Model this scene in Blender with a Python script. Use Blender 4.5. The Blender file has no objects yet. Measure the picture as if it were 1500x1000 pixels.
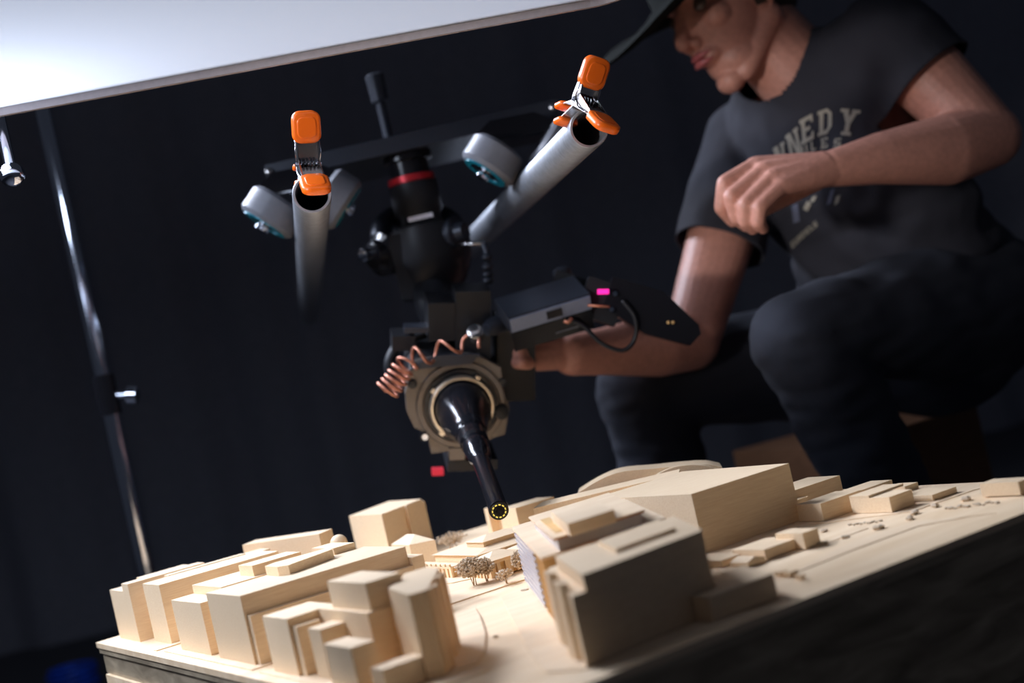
import bpy, bmesh, math, random
import numpy as np
from mathutils import Vector, Matrix, noise
from mathutils.bvhtree import BVHTree
random.seed(7)
S = bpy.context.scene
COL = S.collection
ZT = 0.34                       # height of the model board's top above the floor
UP = Vector((0, 0, 1))
# ------------------------------------------------------------------ camera
yaw, pitch, roll, FPX, H = 1.01567938, 0.01161217, -0.22421648, 2022.3, 0.21
f_ = Vector((math.cos(pitch)*math.cos(yaw), math.cos(pitch)*math.sin(yaw), math.sin(pitch)))
r0 = Vector((math.sin(yaw), -math.cos(yaw), 0)); u0 = r0.cross(f_)
r_ = math.cos(roll)*r0 + math.sin(roll)*u0
u_ = -math.sin(roll)*r0 + math.cos(roll)*u0
CAMP = Vector((-0.372, -0.740, ZT+H))
def ray(px, py): return f_ + (px-750)/FPX*r_ - (py-500)/FPX*u_
_d = ray(692, 1067); CAMP = Vector((-_d.x*(H/-_d.z), -_d.y*(H/-_d.z), ZT+H))
def U(px, py, z=0.0):           # where a sight line meets the level z above the board
    d = ray(px, py); return CAMP + d*((z-H)/d.z)
def zy(px, py, y):              # height above the board at which a sight line is at board row y
    d = ray(px, py); return (CAMP + d*((y-CAMP.y)/d.y)).z - ZT
def P(px, py, dep): return CAMP + ray(px, py)*dep
def VP(px, py, A, B):           # where a sight line meets the upright plane through A and B
    n = Vector((B.y-A.y, A.x-B.x, 0)); d = ray(px, py)
    return CAMP + d*((A-CAMP).dot(n)/d.dot(n))
cd = bpy.data.cameras.new('camera'); cam = bpy.data.objects.new('camera', cd); COL.objects.link(cam)
cam.matrix_world = Matrix(((r_.x, u_.x, -f_.x, CAMP.x), (r_.y, u_.y, -f_.y, CAMP.y), (r_.z, u_.z, -f_.z, CAMP.z), (0, 0, 0, 1)))
cd.sensor_width = 36; cd.lens = 36*FPX/1500; cd.clip_start = 0.02; cd.clip_end = 50
cd.dof.use_dof = True; cd.dof.focus_distance = 1.38; cd.dof.aperture_fstop = 3.2
S.camera = cam
# ------------------------------------------------------------------ world, exposure, lights
w = bpy.data.worlds.new('world'); S.world = w; w.use_nodes = True
w.node_tree.nodes['Background'].inputs[0].default_value = (0.75, 0.85, 1.15, 1)
w.node_tree.nodes['Background'].inputs[1].default_value = 0.028
S.view_settings.view_transform = 'Standard'; S.view_settings.look = 'None'
S.view_settings.gamma = 1; S.view_settings.use_curve_mapping = False
S.view_settings.exposure = 0.1
S.cycles.use_denoising = True; S.cycles.max_bounces = 8; S.cycles.diffuse_bounces = 5
S.cycles.caustics_reflective = False; S.cycles.sample_clamp_indirect = 4
def area(name, loc, target, sx, sy, power, color, spread=180):
    l = bpy.data.lights.new(name, 'AREA'); l.shape = 'RECTANGLE'; l.size = sx; l.size_y = sy
    l.energy = power; l.color = color; l.spread = math.radians(spread)
    o = bpy.data.objects.new(name, l); COL.objects.link(o); o.location = loc
    o.rotation_euler = (Vector(target)-Vector(loc)).to_track_quat('-Z', 'Y').to_euler()
    return o
PZ = 0.54
lampc = None                       # height of the overhead diffuser above the board
E0 = U(-1250, 396, PZ); E1 = U(925, -3, PZ)
ed = (E1-E0).normalized(); en = Vector((ed.y, -ed.x, 0))
if en.dot(CAMP-E0) < 0: en = -en
DEEP = 0.36
lampc = Vector((-0.36, 0.63, ZT+PZ))
area('panel_lamp', lampc + Vector((0, 0, 0.16)), lampc, 0.60, 0.28, 8, (0.80, 0.90, 1.10))
area('key_lamp', Vector((-1.46, 2.16, ZT+2.18)), (0.45, 0.35, ZT+0.1), 0.55, 0.55, 10, (0.84, 0.92, 1.12), 60)
area('added_back_fill', Vector((0.10, 2.60, ZT+2.0)), (0.38, 0.12, ZT), 0.8, 0.8, 9.5, (0.84, 0.92, 1.12), 50)  # added unseen fill from behind, lifts the tops of the blocks
sl = bpy.data.lights.new('added_low_fill', 'SPOT'); sl.energy = 100; sl.color = (1.0, 0.96, 0.95); sl.spot_size = math.radians(15); sl.spot_blend = 1.0; sl.shadow_soft_size = 0.08  # added unseen spot, brightens the clamps and the man's hand and arms
so = bpy.data.objects.new('added_low_fill', sl); COL.objects.link(so); so.location = (-1.45, -0.15, ZT+0.47)
so.rotation_euler = (Vector((0.43, 0.475, ZT+0.395))-so.location).to_track_quat('-Z', 'Y').to_euler()

# ------------------------------------------------------------------ materials
def nm(name):
    m = bpy.data.materials.new(name); m.use_nodes = True
    return m, m.node_tree, m.node_tree.nodes['Principled BSDF']
def plain(name, c, rough=0.5, metal=0.0, bump=0.0, bscale=200.0, spec=0.5, vary=0.12, coat=0.0):
    m, t, b = nm(name)
    b.inputs['Roughness'].default_value = rough; b.inputs['Metallic'].default_value = metal
    b.inputs['Specular IOR Level'].default_value = spec; b.inputs['Coat Weight'].default_value = coat
    tc = t.nodes.new('ShaderNodeTexCoord'); n = t.nodes.new('ShaderNodeTexNoise'); n.inputs['Scale'].default_value = bscale
    t.links.new(tc.outputs['Object'], n.inputs['Vector'])
    mx = t.nodes.new('ShaderNodeMix'); mx.data_type = 'RGBA'
    mx.inputs['A'].default_value = tuple(v*(1-vary) for v in c)+(1,); mx.inputs['B'].default_value = tuple(min(1, v*(1+vary)) for v in c)+(1,)
    t.links.new(n.outputs['Fac'], mx.inputs['Factor']); t.links.new(mx.outputs['Result'], b.inputs['Base Color'])
    if bump:
        bp = t.nodes.new('ShaderNodeBump'); bp.inputs['Strength'].default_value = bump; bp.inputs['Distance'].default_value = 0.001
        t.links.new(n.outputs['Fac'], bp.inputs['Height']); t.links.new(bp.outputs['Normal'], b.inputs['Normal'])
    return m
def wood(name, c1, c2, stretch=(3, 60, 60), rough=0.55, rnd=0.10, scale=14.0):
    m, t, b = nm(name); N = t.nodes; L = t.links
    tc = N.new('ShaderNodeTexCoord'); mp = N.new('ShaderNodeMapping'); mp.inputs['Scale'].default_value = stretch
    oi = N.new('ShaderNodeObjectInfo')
    va = N.new('ShaderNodeVectorMath'); va.operation = 'ADD'
    L.new(tc.outputs['Object'], va.inputs[0]); L.new(oi.outputs['Random'], va.inputs[1]); L.new(va.outputs[0], mp.inputs['Vector'])
    n = N.new('ShaderNodeTexNoise'); n.inputs['Scale'].default_value = scale; n.inputs['Detail'].default_value = 6; n.inputs['Distortion'].default_value = 0.6
    L.new(mp.outputs[0], n.inputs['Vector'])
    cr = N.new('ShaderNodeValToRGB'); cr.color_ramp.elements[0].position = 0.3; cr.color_ramp.elements[1].position = 0.72
    cr.color_ramp.elements[0].color = c1+(1,); cr.color_ramp.elements[1].color = c2+(1,)
    L.new(n.outputs['Fac'], cr.inputs[0])
    hs = N.new('ShaderNodeHueSaturation'); mr = N.new('ShaderNodeMapRange')
    mr.inputs['To Min'].default_value = 1-rnd; mr.inputs['To Max'].default_value = 1+rnd*0.5
    L.new(oi.outputs['Random'], mr.inputs['Value']); L.new(mr.outputs[0], hs.inputs['Value']); L.new(cr.outputs[0], hs.inputs['Color'])
    L.new(hs.outputs[0], b.inputs['Base Color'])
    b.inputs['Roughness'].default_value = rough; b.inputs['Specular IOR Level'].default_value = 0.3
    bp = N.new('ShaderNodeBump'); bp.inputs['Strength'].default_value = 0.15; bp.inputs['Distance'].default_value = 0.0005
    L.new(n.outputs['Fac'], bp.inputs['Height']); L.new(bp.outputs['Normal'], b.inputs['Normal'])
    return m
M = {}
M['bass'] = wood('basswood', (0.81, 0.59, 0.365), (0.915, 0.715, 0.48))
M['bass_up'] = wood('basswood_upright_grain', (0.81, 0.58, 0.35), (0.91, 0.705, 0.465), stretch=(60, 60, 4))
M['board'] = wood('birch_board', (0.76, 0.55, 0.335), (0.88, 0.68, 0.455), stretch=(3, 16, 20), rnd=0.0, scale=3)
M['plate'] = wood('birch_veneer_plate', (0.79, 0.58, 0.37), (0.89, 0.695, 0.475), stretch=(4, 22, 20), rnd=0.06, scale=4)
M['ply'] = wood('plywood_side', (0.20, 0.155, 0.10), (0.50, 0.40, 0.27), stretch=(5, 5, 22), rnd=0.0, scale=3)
M['honey'] = wood('honey_veneer', (0.62, 0.36, 0.13), (0.78, 0.52, 0.24))
M['cherry'] = wood('cherry_strip', (0.36, 0.14, 0.06), (0.50, 0.22, 0.10))
M['acryl'] = plain('frosted_acrylic', (0.48, 0.45, 0.46), 0.25, vary=0.04)
M['twig'] = plain('dried_flower_buds', (0.60, 0.47, 0.33), 0.9, vary=0.4, bscale=420)
M['twig_d'] = plain('dried_twig', (0.40, 0.27, 0.15), 0.9)
M['orange'] = plain('orange_vinyl', (1.0, 0.16, 0.008), 0.32, bump=0.12, bscale=90, vary=0.05, coat=0.3)
M['steel'] = plain('plated_steel', (0.55, 0.53, 0.52), 0.22, 1.0, bump=0.05)
M['darksteel'] = plain('dark_steel', (0.10, 0.10, 0.11), 0.3, 0.9)
M['pipe'] = plain('galvanised_pipe', (0.40, 0.42, 0.46), 0.45, 0.75, bump=0.3, bscale=130, vary=0.3)
M['pipe_in'] = plain('pipe_bore', (0.05, 0.05, 0.055), 0.7, 0.2)
M['blk'] = plain('black_anodised', (0.014, 0.0145, 0.018), 0.42, 0.0, bscale=60, spec=0.3)
M['void'] = plain('coated_glass', (0.004, 0.004, 0.006), 0.3, spec=0.15)
M['blkgloss'] = plain('black_gloss', (0.010, 0.010, 0.013), 0.16, 0.0, spec=0.35)
M['blkblue'] = plain('black_satin_metal', (0.035, 0.04, 0.055), 0.38, 0.3)
M['rubber'] = plain('grey_urethane', (0.16, 0.165, 0.19), 0.45, 0.0)
M['teal'] = plain('teal_bearing', (0.01, 0.22, 0.30), 0.25, 0.2)
M['grey'] = plain('warm_grey_camera_metal', (0.17, 0.145, 0.125), 0.4, 0.45, bump=0.1, bscale=300)
M['ring'] = plain('mount_ring_metal', (0.70, 0.62, 0.50), 0.28, 0.9)
M['copper'] = plain('copper_coil', (0.62, 0.25, 0.16), 0.35, 0.5)
M['red'] = plain('red_anodised', (0.55, 0.02, 0.03), 0.3, 0.4)
M['white'] = plain('white_label', (0.65, 0.62, 0.68), 0.5)
M['chrome'] = plain('chrome', (0.62, 0.66, 0.75), 0.10, 1.0, vary=0.03)
M['alu'] = plain('aluminium_frame', (0.46, 0.40, 0.40), 0.5, 0.2)
M['skin'] = plain('skin', (0.55, 0.255, 0.19), 0.5, bump=0.35, bscale=140, vary=0.22)
M['lip'] = plain('lip_skin', (0.50, 0.13, 0.13), 0.35)
M['eye'] = plain('eyeball', (0.10, 0.07, 0.05), 0.25)
M['hair'] = plain('dark_hair', (0.03, 0.02, 0.014), 0.6, bump=0.6, bscale=300)
M['shirt'] = plain('charcoal_cotton', (0.024, 0.024, 0.034), 0.9, bump=0.35, bscale=900, vary=0.2)
M['print'] = plain('cream_shirt_print', (0.36, 0.33, 0.27), 0.85, bump=0.3, bscale=500, vary=0.3)
M['print2'] = plain('faded_blue_print', (0.12, 0.13, 0.19), 0.9, vary=0.3)
M['jeans'] = plain('dark_denim', (0.022, 0.025, 0.038), 0.9, bump=0.5, bscale=700, vary=0.3)
M['hat'] = plain('olive_felt', (0.009, 0.010, 0.009), 0.95, bump=0.4, bscale=400, spec=0.08)
M['boot'] = plain('black_leather', (0.02, 0.018, 0.016), 0.5)
M['box'] = wood('apple_box_wood', (0.10, 0.045, 0.02), (0.17, 0.08, 0.04), stretch=(3, 3, 30), rnd=0)
M['canvas'] = plain('khaki_canvas', (0.12, 0.11, 0.08), 0.95, bump=0.4, bscale=500)
M['curtain'] = plain('blue_black_drape', (0.24, 0.245, 0.29), 0.95, bump=0.3, bscale=60, vary=0.2)
M['floor'] = plain('dark_floor', (0.07, 0.07, 0.08), 0.6, bump=0.2, bscale=20, vary=0.25)
M['blue'] = plain('blue_cable', (0.01, 0.08, 0.65), 0.4)
def emit(name, c, s):
    m, t, b = nm(name); b.inputs['Base Color'].default_value = (0, 0, 0, 1)
    b.inputs['Emission Color'].default_value = c+(1,); b.inputs['Emission Strength'].default_value = s; return m
M['led_y'] = emit('yellow_led', (1.0, 0.72, 0.12), 1.0)
M['led_p'] = emit('magenta_led', (1.0, 0.02, 0.35), 1.6)
M['led_r'] = emit('red_led', (1.0, 0.02, 0.06), 0.55)
# diffusion cloth of the overhead panel
m, t, b = nm('diffusion_cloth'); N = t.nodes; t.nodes.remove(b)
df = N.new('ShaderNodeBsdfDiffuse'); df.inputs[0].default_value = (0.78, 0.78, 0.80, 1)
tl = N.new('ShaderNodeBsdfTranslucent'); tl.inputs[0].default_value = (0.50, 0.515, 0.54, 1)
ms = N.new('ShaderNodeMixShader'); ms.inputs[0].default_value = 0.6
nz = N.new('ShaderNodeTexNoise'); nz.inputs['Scale'].default_value = 900
bp = N.new('ShaderNodeBump'); bp.inputs['Strength'].default_value = 0.05; t.links.new(nz.outputs['Fac'], bp.inputs['Height'])
t.links.new(bp.outputs[0], df.inputs['Normal'])
t.links.new(df.outputs[0], ms.inputs[1]); t.links.new(tl.outputs[0], ms.inputs[2]); t.links.new(ms.outputs[0], N['Material Output'].inputs[0])
M['cloth'] = m

# ------------------------------------------------------------------ helpers
def tag(o, label=None, cat=None, group=None, kind=None):
    if label: o['label'] = label
    if cat: o['category'] = cat
    if group: o['group'] = group
    if kind: o['kind'] = kind
    return o
def thing(name, loc, label, cat, group=None):
    o = bpy.data.objects.new(name, None); COL.objects.link(o); o.location = loc
    o.empty_display_size = 0.02
    return tag(o, label, cat, group)
def obj(name, bm, mat, parent=None, smooth=False, origin=None, bevel=0.0):
    """link one mesh object; bm is in world coordinates"""
    if isinstance(bm, bpy.types.Mesh): me = bm
    else:
        if bevel:
            bmesh.ops.bevel(bm, geom=[e for e in bm.edges if len(e.link_faces) == 2 and e.calc_face_angle(0) > 0.5], offset=bevel, segments=2, affect='EDGES', clamp_overlap=True)
        bmesh.ops.recalc_face_normals(bm, faces=bm.faces)
        me = bpy.data.meshes.new(name); bm.to_mesh(me); bm.free()
    if not me.materials: me.materials.append(M[mat] if isinstance(mat, str) else mat)
    if smooth:
        me.shade_smooth() if smooth is True else me.set_sharp_from_angle(angle=math.radians(smooth)) or None
        if smooth is not True:
            for p in me.polygons: p.use_smooth = True
    o = bpy.data.objects.new(name, me); COL.objects.link(o)
    if parent is not None:
        o.parent = parent
        base = Vector((0, 0, 0)); q = parent
        while q is not None: base = base + q.location; q = q.parent
        me.transform(Matrix.Translation(-base))
    elif origin is not None:
        me.transform(Matrix.Translation(-Vector(origin))); o.location = origin
    return o
def BM(): return bmesh.new()
def prism(bm, pts, z0, z1):
    """pts: xy polygon; z above the board"""
    lo = [bm.verts.new((p[0], p[1], ZT+z0)) for p in pts]; hi = [bm.verts.new((p[0], p[1], ZT+(z1[i] if isinstance(z1, (list, tuple)) else z1))) for i, p in enumerate(pts)]
    n = len(pts); bm.faces.new(lo[::-1]); bm.faces.new(hi)
    for i in range(n): bm.faces.new((lo[i], lo[(i+1) % n], hi[(i+1) % n], hi[i]))
def box(bm, x0, y0, z0, x1, y1, z1): prism(bm, [(x0, y0), (x1, y0), (x1, y1), (x0, y1)], z0, z1)
def frame(d, hint=(0, 0, 1)):
    d = Vector(d).normalized(); h = Vector(hint)
    if abs(d.dot(h.normalized())) > 0.98: h = Vector((1, 0, 0))
    x = h.cross(d).normalized(); y = d.cross(x)
    return x, y, d
def obox(bm, c, ax, ay, az, sx, sy, sz):
    """oriented box, full sizes"""
    c = Vector(c); vs = []
    for k in (-1, 1):
        for j in (-1, 1):
            for i in (-1, 1): vs.append(bm.verts.new(c+ax*(i*sx/2)+ay*(j*sy/2)+az*(k*sz/2)))
    for q in ((0, 2, 3, 1), (4, 5, 7, 6), (0, 1, 5, 4), (2, 6, 7, 3), (0, 4, 6, 2), (1, 3, 7, 5)): bm.faces.new([vs[i] for i in q])
def extr(bm, pts, o, ax, ay, az, d0, d1):
    """polygon pts (2D in ax, ay) pushed from d0 to d1 along az"""
    lo = [bm.verts.new(Vector(o)+ax*p[0]+ay*p[1]+az*d0) for p in pts]; hi = [bm.verts.new(Vector(o)+ax*p[0]+ay*p[1]+az*d1) for p in pts]
    n = len(pts); bm.faces.new(lo[::-1]); bm.faces.new(hi)
    for i in range(n): bm.faces.new((lo[i], lo[(i+1) % n], hi[(i+1) % n], hi[i]))
def lathe(bm, o, d, prof, seg=40, cap=True):
    """prof: (distance along d, radius)"""
    x, y, d = frame(d); rings = []
    for t, r in prof:
        rings.append([bm.verts.new(Vector(o)+d*t+x*(r*math.cos(2*math.pi*i/seg))+y*(r*math.sin(2*math.pi*i/seg))) for i in range(seg)])
    for a, b_ in zip(rings, rings[1:]):
        for i in range(seg): bm.faces.new((a[i], a[(i+1) % seg], b_[(i+1) % seg], b_[i]))
    if cap: bm.faces.new(rings[0][::-1]); bm.faces.new(rings[-1])
def tube(bm, pts, r, seg=8):
    pts = [Vector(p) for p in pts]; rings = []; prev = None
    for i, p in enumerate(pts):
        d = (pts[min(i+1, len(pts)-1)]-pts[max(i-1, 0)]).normalized()
        if prev is None: x, y, _ = frame(d)
        else:
            x = (prev - d*prev.dot(d)).normalized(); y = d.cross(x)
        prev = x; rr = r[i] if isinstance(r, (list, tuple)) else r
        rings.append([bm.verts.new(p+x*(rr*math.cos(2*math.pi*k/seg))+y*(rr*math.sin(2*math.pi*k/seg))) for k in range(seg)])
    for a, b_ in zip(rings, rings[1:]):
        for i in range(seg): bm.faces.new((a[i], a[(i+1) % seg], b_[(i+1) % seg], b_[i]))
    bm.faces.new(rings[0][::-1]); bm.faces.new(rings[-1])
def bez(ps, n=24):
    """smooth curve through points (Catmull-Rom)"""
    ps = [Vector(p) for p in ps]; q = [ps[0]*2-ps[1]]+ps+[ps[-1]*2-ps[-2]]; out = []
    for i in range(1, len(q)-2):
        for k in range(n):
            s = k/n; a, b_, c, d = q[i-1:i+3]
            out.append(0.5*((2*b_)+(c-a)*s+(2*a-5*b_+4*c-d)*s*s+(3*b_-a-3*c+d)*s**3))
    return out+[ps[-1]]

# ------------------------------------------------------------------ the setting
bm = BM(); prism(bm, [(-3, -2.5), (6, -2.5), (6, 6.5), (-3, 6.5)], -ZT-0.05, -ZT)
tag(obj('floor', bm, 'floor'), kind='structure')
WA = P(-1500, 680, 4.3); WB = P(2300, 200, 4.3)     # the drape line behind the set
wd = Vector((WB.x-WA.x, WB.y-WA.y, 0)); wl = wd.length; wd.normalize(); wn = Vector((-wd.y, wd.x, 0))
bm = BM(); n = 700; lo = []; hi = []
for i in range(n+1):
    s = i/n*wl; q = 0.030*math.sin(s*13+1.5*math.sin(s*2.1))+0.014*math.sin(s*31+2)
    p = Vector((WA.x, WA.y, 0))+wd*s+wn*q
    lo.append(bm.verts.new(p)); hi.append(bm.verts.new(p+Vector((0, 0, 3.0))))
for i in range(n): bm.faces.new((lo[i], lo[i+1], hi[i+1], hi[i]))
bl = [bm.verts.new(v.co+wn*0.1) for v in (lo[0], lo[-1])]; bh = [bm.verts.new(v.co+wn*0.1) for v in (hi[0], hi[-1])]
bm.faces.new((bl[1], bl[0], bh[0], bh[1]))
tag(obj('wall_back', bm, 'curtain', smooth=True), kind='structure')

# ------------------------------------------------------------------ the model board
bt = thing('model_board', (0.32, 0.44, 0), 'low plywood plinth carrying the whole wooden city model', 'plinth')
bm = BM(); box(bm, -0.0, 0.0, -0.006, 0.645, 0.878, 0.0); obj('board_top', bm, 'board', bt, bevel=0.0008)
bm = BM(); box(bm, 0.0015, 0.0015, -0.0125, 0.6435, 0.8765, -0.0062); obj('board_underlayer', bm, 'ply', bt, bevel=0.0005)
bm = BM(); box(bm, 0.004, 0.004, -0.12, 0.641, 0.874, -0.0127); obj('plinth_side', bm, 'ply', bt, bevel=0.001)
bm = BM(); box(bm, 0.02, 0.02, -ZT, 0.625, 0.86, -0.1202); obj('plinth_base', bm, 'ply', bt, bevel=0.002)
bm = BM(); a_ = VP(160, 985, Vector((0.0, 0, 0)), Vector((0.0, 1, 0)))
prism(bm, [(0.0, 0.66), (0.004, 0.66), (0.004, 0.865), (0.0, 0.865)], -0.11, -0.036); obj('inlaid_panel', bm, 'board', bt, bevel=0.0008)

PT = 0.0012
NPL = [0]
def plate(name, pts, label, z1=PT, z0=0.0, mat='plate', px=True):
    q = [U(*p) for p in pts] if px else pts
    NPL[0] += 1; z1 = z1-0.00006*NPL[0]
    bm = BM(); prism(bm, [(min(max(v[0], 0.004), 0.641), min(max(v[1], 0.004), 0.874)) for v in q], z0, z1)
    c = sum((Vector((v[0], v[1], 0)) for v in q), Vector())/len(q)
    return tag(obj(name, bm, mat, origin=(c.x, c.y, ZT+z0)), label, 'base plate', 'thin veneer plates that mark the city blocks')
plate('pavement_plate', [(0.012, 0.405), (0.30, 0.405), (0.30, 0.655), (0.012, 0.655)], 'thin wooden pavement plate under the long ledged block at the left', px=False)
plate('pavement_plate', [(0.010, 0.675), (0.22, 0.675), (0.22, 0.70), (0.010, 0.685)], 'narrow wooden pavement strip between the two tall left blocks and the front step block', px=False)
plate('pavement_plate', [(0.011, 0.12), (0.082, 0.12), (0.09, 0.18), (0.125, 0.23), (0.14, 0.30), (0.15, 0.385), (0.011, 0.385)], 'thin wooden pavement plate under the blurred stepped tower cluster', px=False)
plate('street_plate', [(657, 904), (695, 892), (704, 905), (712, 930), (711, 955), (700, 975), (668, 985)], 'pale rounded plaza plate right of the ribbed tower', z1=PT*2, z0=PT)
plate('street_plate', [(734, 876), (782, 850), (850, 860), (1050, 900), (1138, 893), (900, 968), (852, 982), (800, 985), (772, 950)], 'pale wooden street plate in front of the dark faced block')
plate('lawn_plate', [(640, 865), (694, 866), (712, 864), (724, 859), (727, 855), (720, 850), (716, 830), (640, 842)], 'curved lawn plate in front of the columned court house')
plate('street_plate', [(640, 858), (663, 856), (690, 850), (684, 838), (640, 848)], 'small wooden terrace at the foot of the columned wing', z1=PT*2, z0=PT)
plate('street_plate', [(1166, 772), (1240, 762), (1335, 750), (1427, 718), (1500, 700), (1500, 690), (1300, 690), (1150, 730)], 'long wooden block plate under the row of low blocks at the right')
plate('street_plate', [(1150, 845), (1205, 815), (1252, 792), (1341, 764), (1460, 752), (1420, 757), (1345, 771), (1250, 806), (1200, 826)], 'thin winding kerb strip across the open right part of the board')
plate('street_plate', [(1060, 840), (1200, 800), (1272, 774), (1268, 771), (1200, 795), (1150, 760), (1020, 815)], 'wooden block plate under the small houses beside the tall orange block')

# ------------------------------------------------------------------ wooden buildings
GR = 'wooden massing blocks of the city model'
def footprint(T, L, R, z, ang=0.0, free=False):
    c, l, r = U(*T, z), U(*L, z), U(*R, z)
    if free: a, b_ = l-c, r-c
    else:
        b_ = Vector((math.cos(ang), math.sin(ang), 0))*(r-c).length; a = Vector((-math.sin(ang), math.cos(ang), 0))*(l-c).length
    return [(c.x, c.y), (c.x+b_.x, c.y+b_.y), (c.x+b_.x+a.x, c.y+b_.y+a.y), (c.x+a.x, c.y+a.y)]
def bld(label, prims, name='model_building', mat='bass', parts=()):
    """prims: (pts, z0, z1); parts: (part name, material, prims)"""
    p0 = prims[0][0]; c = (sum(p[0] for p in p0)/len(p0), sum(p[1] for p in p0)/len(p0), ZT+prims[0][1])
    if not parts:
        bm = BM()
        for q in prims: prism(bm, *q)
        return tag(obj(name, bm, mat, origin=c, bevel=0.0004), label, 'model building', GR)
    t = thing(name, c, label, 'model building', GR)
    bm = BM()
    for q in prims: prism(bm, *q)
    obj('body', bm, mat, t, bevel=0.0004)
    for pn, pm, pp in parts:
        for grp in pp:
            bm = BM()
            for q in (grp if isinstance(grp, list) else [grp]): prism(bm, *q)
            obj(pn, bm, pm, t, bevel=0.0003)
    return t
def R4(x0, y0, x1, y1): return [(x0, y0), (x1, y0), (x1, y1), (x0, y1)]
Z = PT
# left group
bld('leftmost wooden block on the board corner, with a lower step on its left', [(R4(0.022, 0.775, 0.11, 0.800), 0, 0.064), (R4(0.022, 0.8002, 0.10, 0.855), 0, 0.0555)],
    parts=[('roof_slab', 'bass', [(R4(0.045, 0.8005, 0.10, 0.820), 0.0556, 0.064)])])
bld('tall deep wooden block standing second from the left corner of the board', [(R4(0.031, 0.690, 0.165, 0.750), 0, 0.0625)],
    parts=[('rear_strip', 'bass', [(R4(0.06, 0.7505, 0.150, 0.7655), 0, 0.0635)])])
bld('squat pale wooden block closest to the left front edge, stepped at the rear', [(R4(0.022, 0.538, 0.045, 0.628), Z, 0.0512), (R4(0.0452, 0.5385, 0.12, 0.626), Z, 0.060)])
bld('long wooden block with a ledge along its right side, third from the left', [(R4(0.021, 0.420, 0.185, 0.511), Z, 0.062), (R4(0.0235, 0.4125, 0.185, 0.4198), Z, 0.044)],
    parts=[('rear_step', 'bass', [(R4(0.1852, 0.412, 0.197, 0.500), Z, 0.0515)])])
c = U(422, 827.5, .0708); a = U(388, 829, .0708); r = U(487, 804, .0708); e = U(406, 830, .0708); print('W5', c, a, r, e)
bld('chamfered wooden block with a warm side face resting on the long ledged block', [([(c.x, c.y), (r.x, r.y), (r.x+0.004, r.y+0.022), (a.x+0.012, a.y+0.008), (a.x, a.y), (e.x, e.y)], 0.0622, 0.0708)])
bld('narrow wooden block with a grey end face left of the chamfered block', [(footprint((369, 828.5), (352, 827), (436, 808), .0705), Z, .0705)])
fp = footprint((467, 782), (355, 798), (486, 774), .0655, free=True)
bld('long low pale block at the far left rear, set askew', [(fp, 0, 0.0655)])
for k, (px, py, rr) in enumerate(((495, 788, 0.0095), (507, 794, 0.006))):
    p = U(px, py, .060); bm = BM()
    h = 0.064 if k == 0 else 0.058
    lathe(bm, (p.x, p.y, ZT), (0, 0, 1), [(0, rr), (h-rr, rr)]+[(h-rr+rr*math.sin(a_), rr*math.cos(a_)+1e-4) for a_ in [i*math.pi/12 for i in range(1, 7)]], 28)
    tag(obj('model_rotunda', bm, 'bass', smooth=50, origin=(p.x, p.y, ZT)), ['turned wooden rotunda with a domed top behind the left rows', 'smaller turned wooden turret just right of the domed rotunda'][k], 'model building')
zz_ = zy(322, 820, 0.80); p = U(322, 820, zz_)
bld('thin low strip of roof behind the second block from the left', [(R4(p.x, p.y-0.03, p.x+0.05, p.y), 0, zz_)])
bld('flat topped wooden block behind the chamfered block', [(footprint((488, 803), (456, 803), (519, 794), .0685), Z, .0685)])
# blurred front cluster
bld('blurred wooden block at the left of the stepped tower cluster', [(footprint((419.5, 906.4), (384.7, 902), (482, 884), .0476), Z, .0476)])
bld('thin wooden slab leaning close between two blurred front blocks', [(footprint((434, 918), (423.7, 916), (470, 907), .0408), Z, .0408)])
bld('slender blurred block in front of the widest tier of the cluster', [(R4(0.024, 0.264, 0.048, 0.288), Z, .0394)])
bld('tallest stepped tower of the blurred cluster with two roof levels', [(footprint((538, 898), (452.5, 894.7), (566, 886), .048), Z, .048)],
    parts=[('upper_tier', 'bass', [([(p[0], p[1]) for p in footprint((534.7, 854), (476, 852), (588, 838), .0695)], .0481, .0695)])])
bld('short blurred block in front of the stepped tower with a sharp front corner', [(footprint((513, 949), (479, 941.6), (543, 937), .0335), Z, .0335)])
bld('lowest blurred block at the bottom edge of the picture, front of the cluster', [(footprint((560, 981), (538, 979), (612, 957.6), .0185), Z, .0185)])
F7 = [(0.049, 0.149), (0.063, 0.147), (0.117, 0.228), (0.118, 0.251), (0.098, 0.252), (0.085, 0.232), (0.061, 0.206)]
fins = []
for i in range(6):
    t_ = .06+i*.155; q = Vector((0.063+.054*t_, 0.147+.081*t_)); e1 = Vector((.555, .832)); e2 = Vector((.832, -.555))
    a_, b_ = q+e2*.0003, q+e1*.0065+e2*.0003; w__ = .0045 if i % 2 else .0025
    fins.append(([tuple(a_), tuple(a_+e2*w__), tuple(b_+e2*w__), tuple(b_)], Z, .0625-.0012*(i % 3)))
bld('tall ribbed wooden tower at the right end of the blurred cluster', [(F7, Z, .063)], mat='bass_up', parts=[('fin', 'bass_up', fins)])
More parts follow.
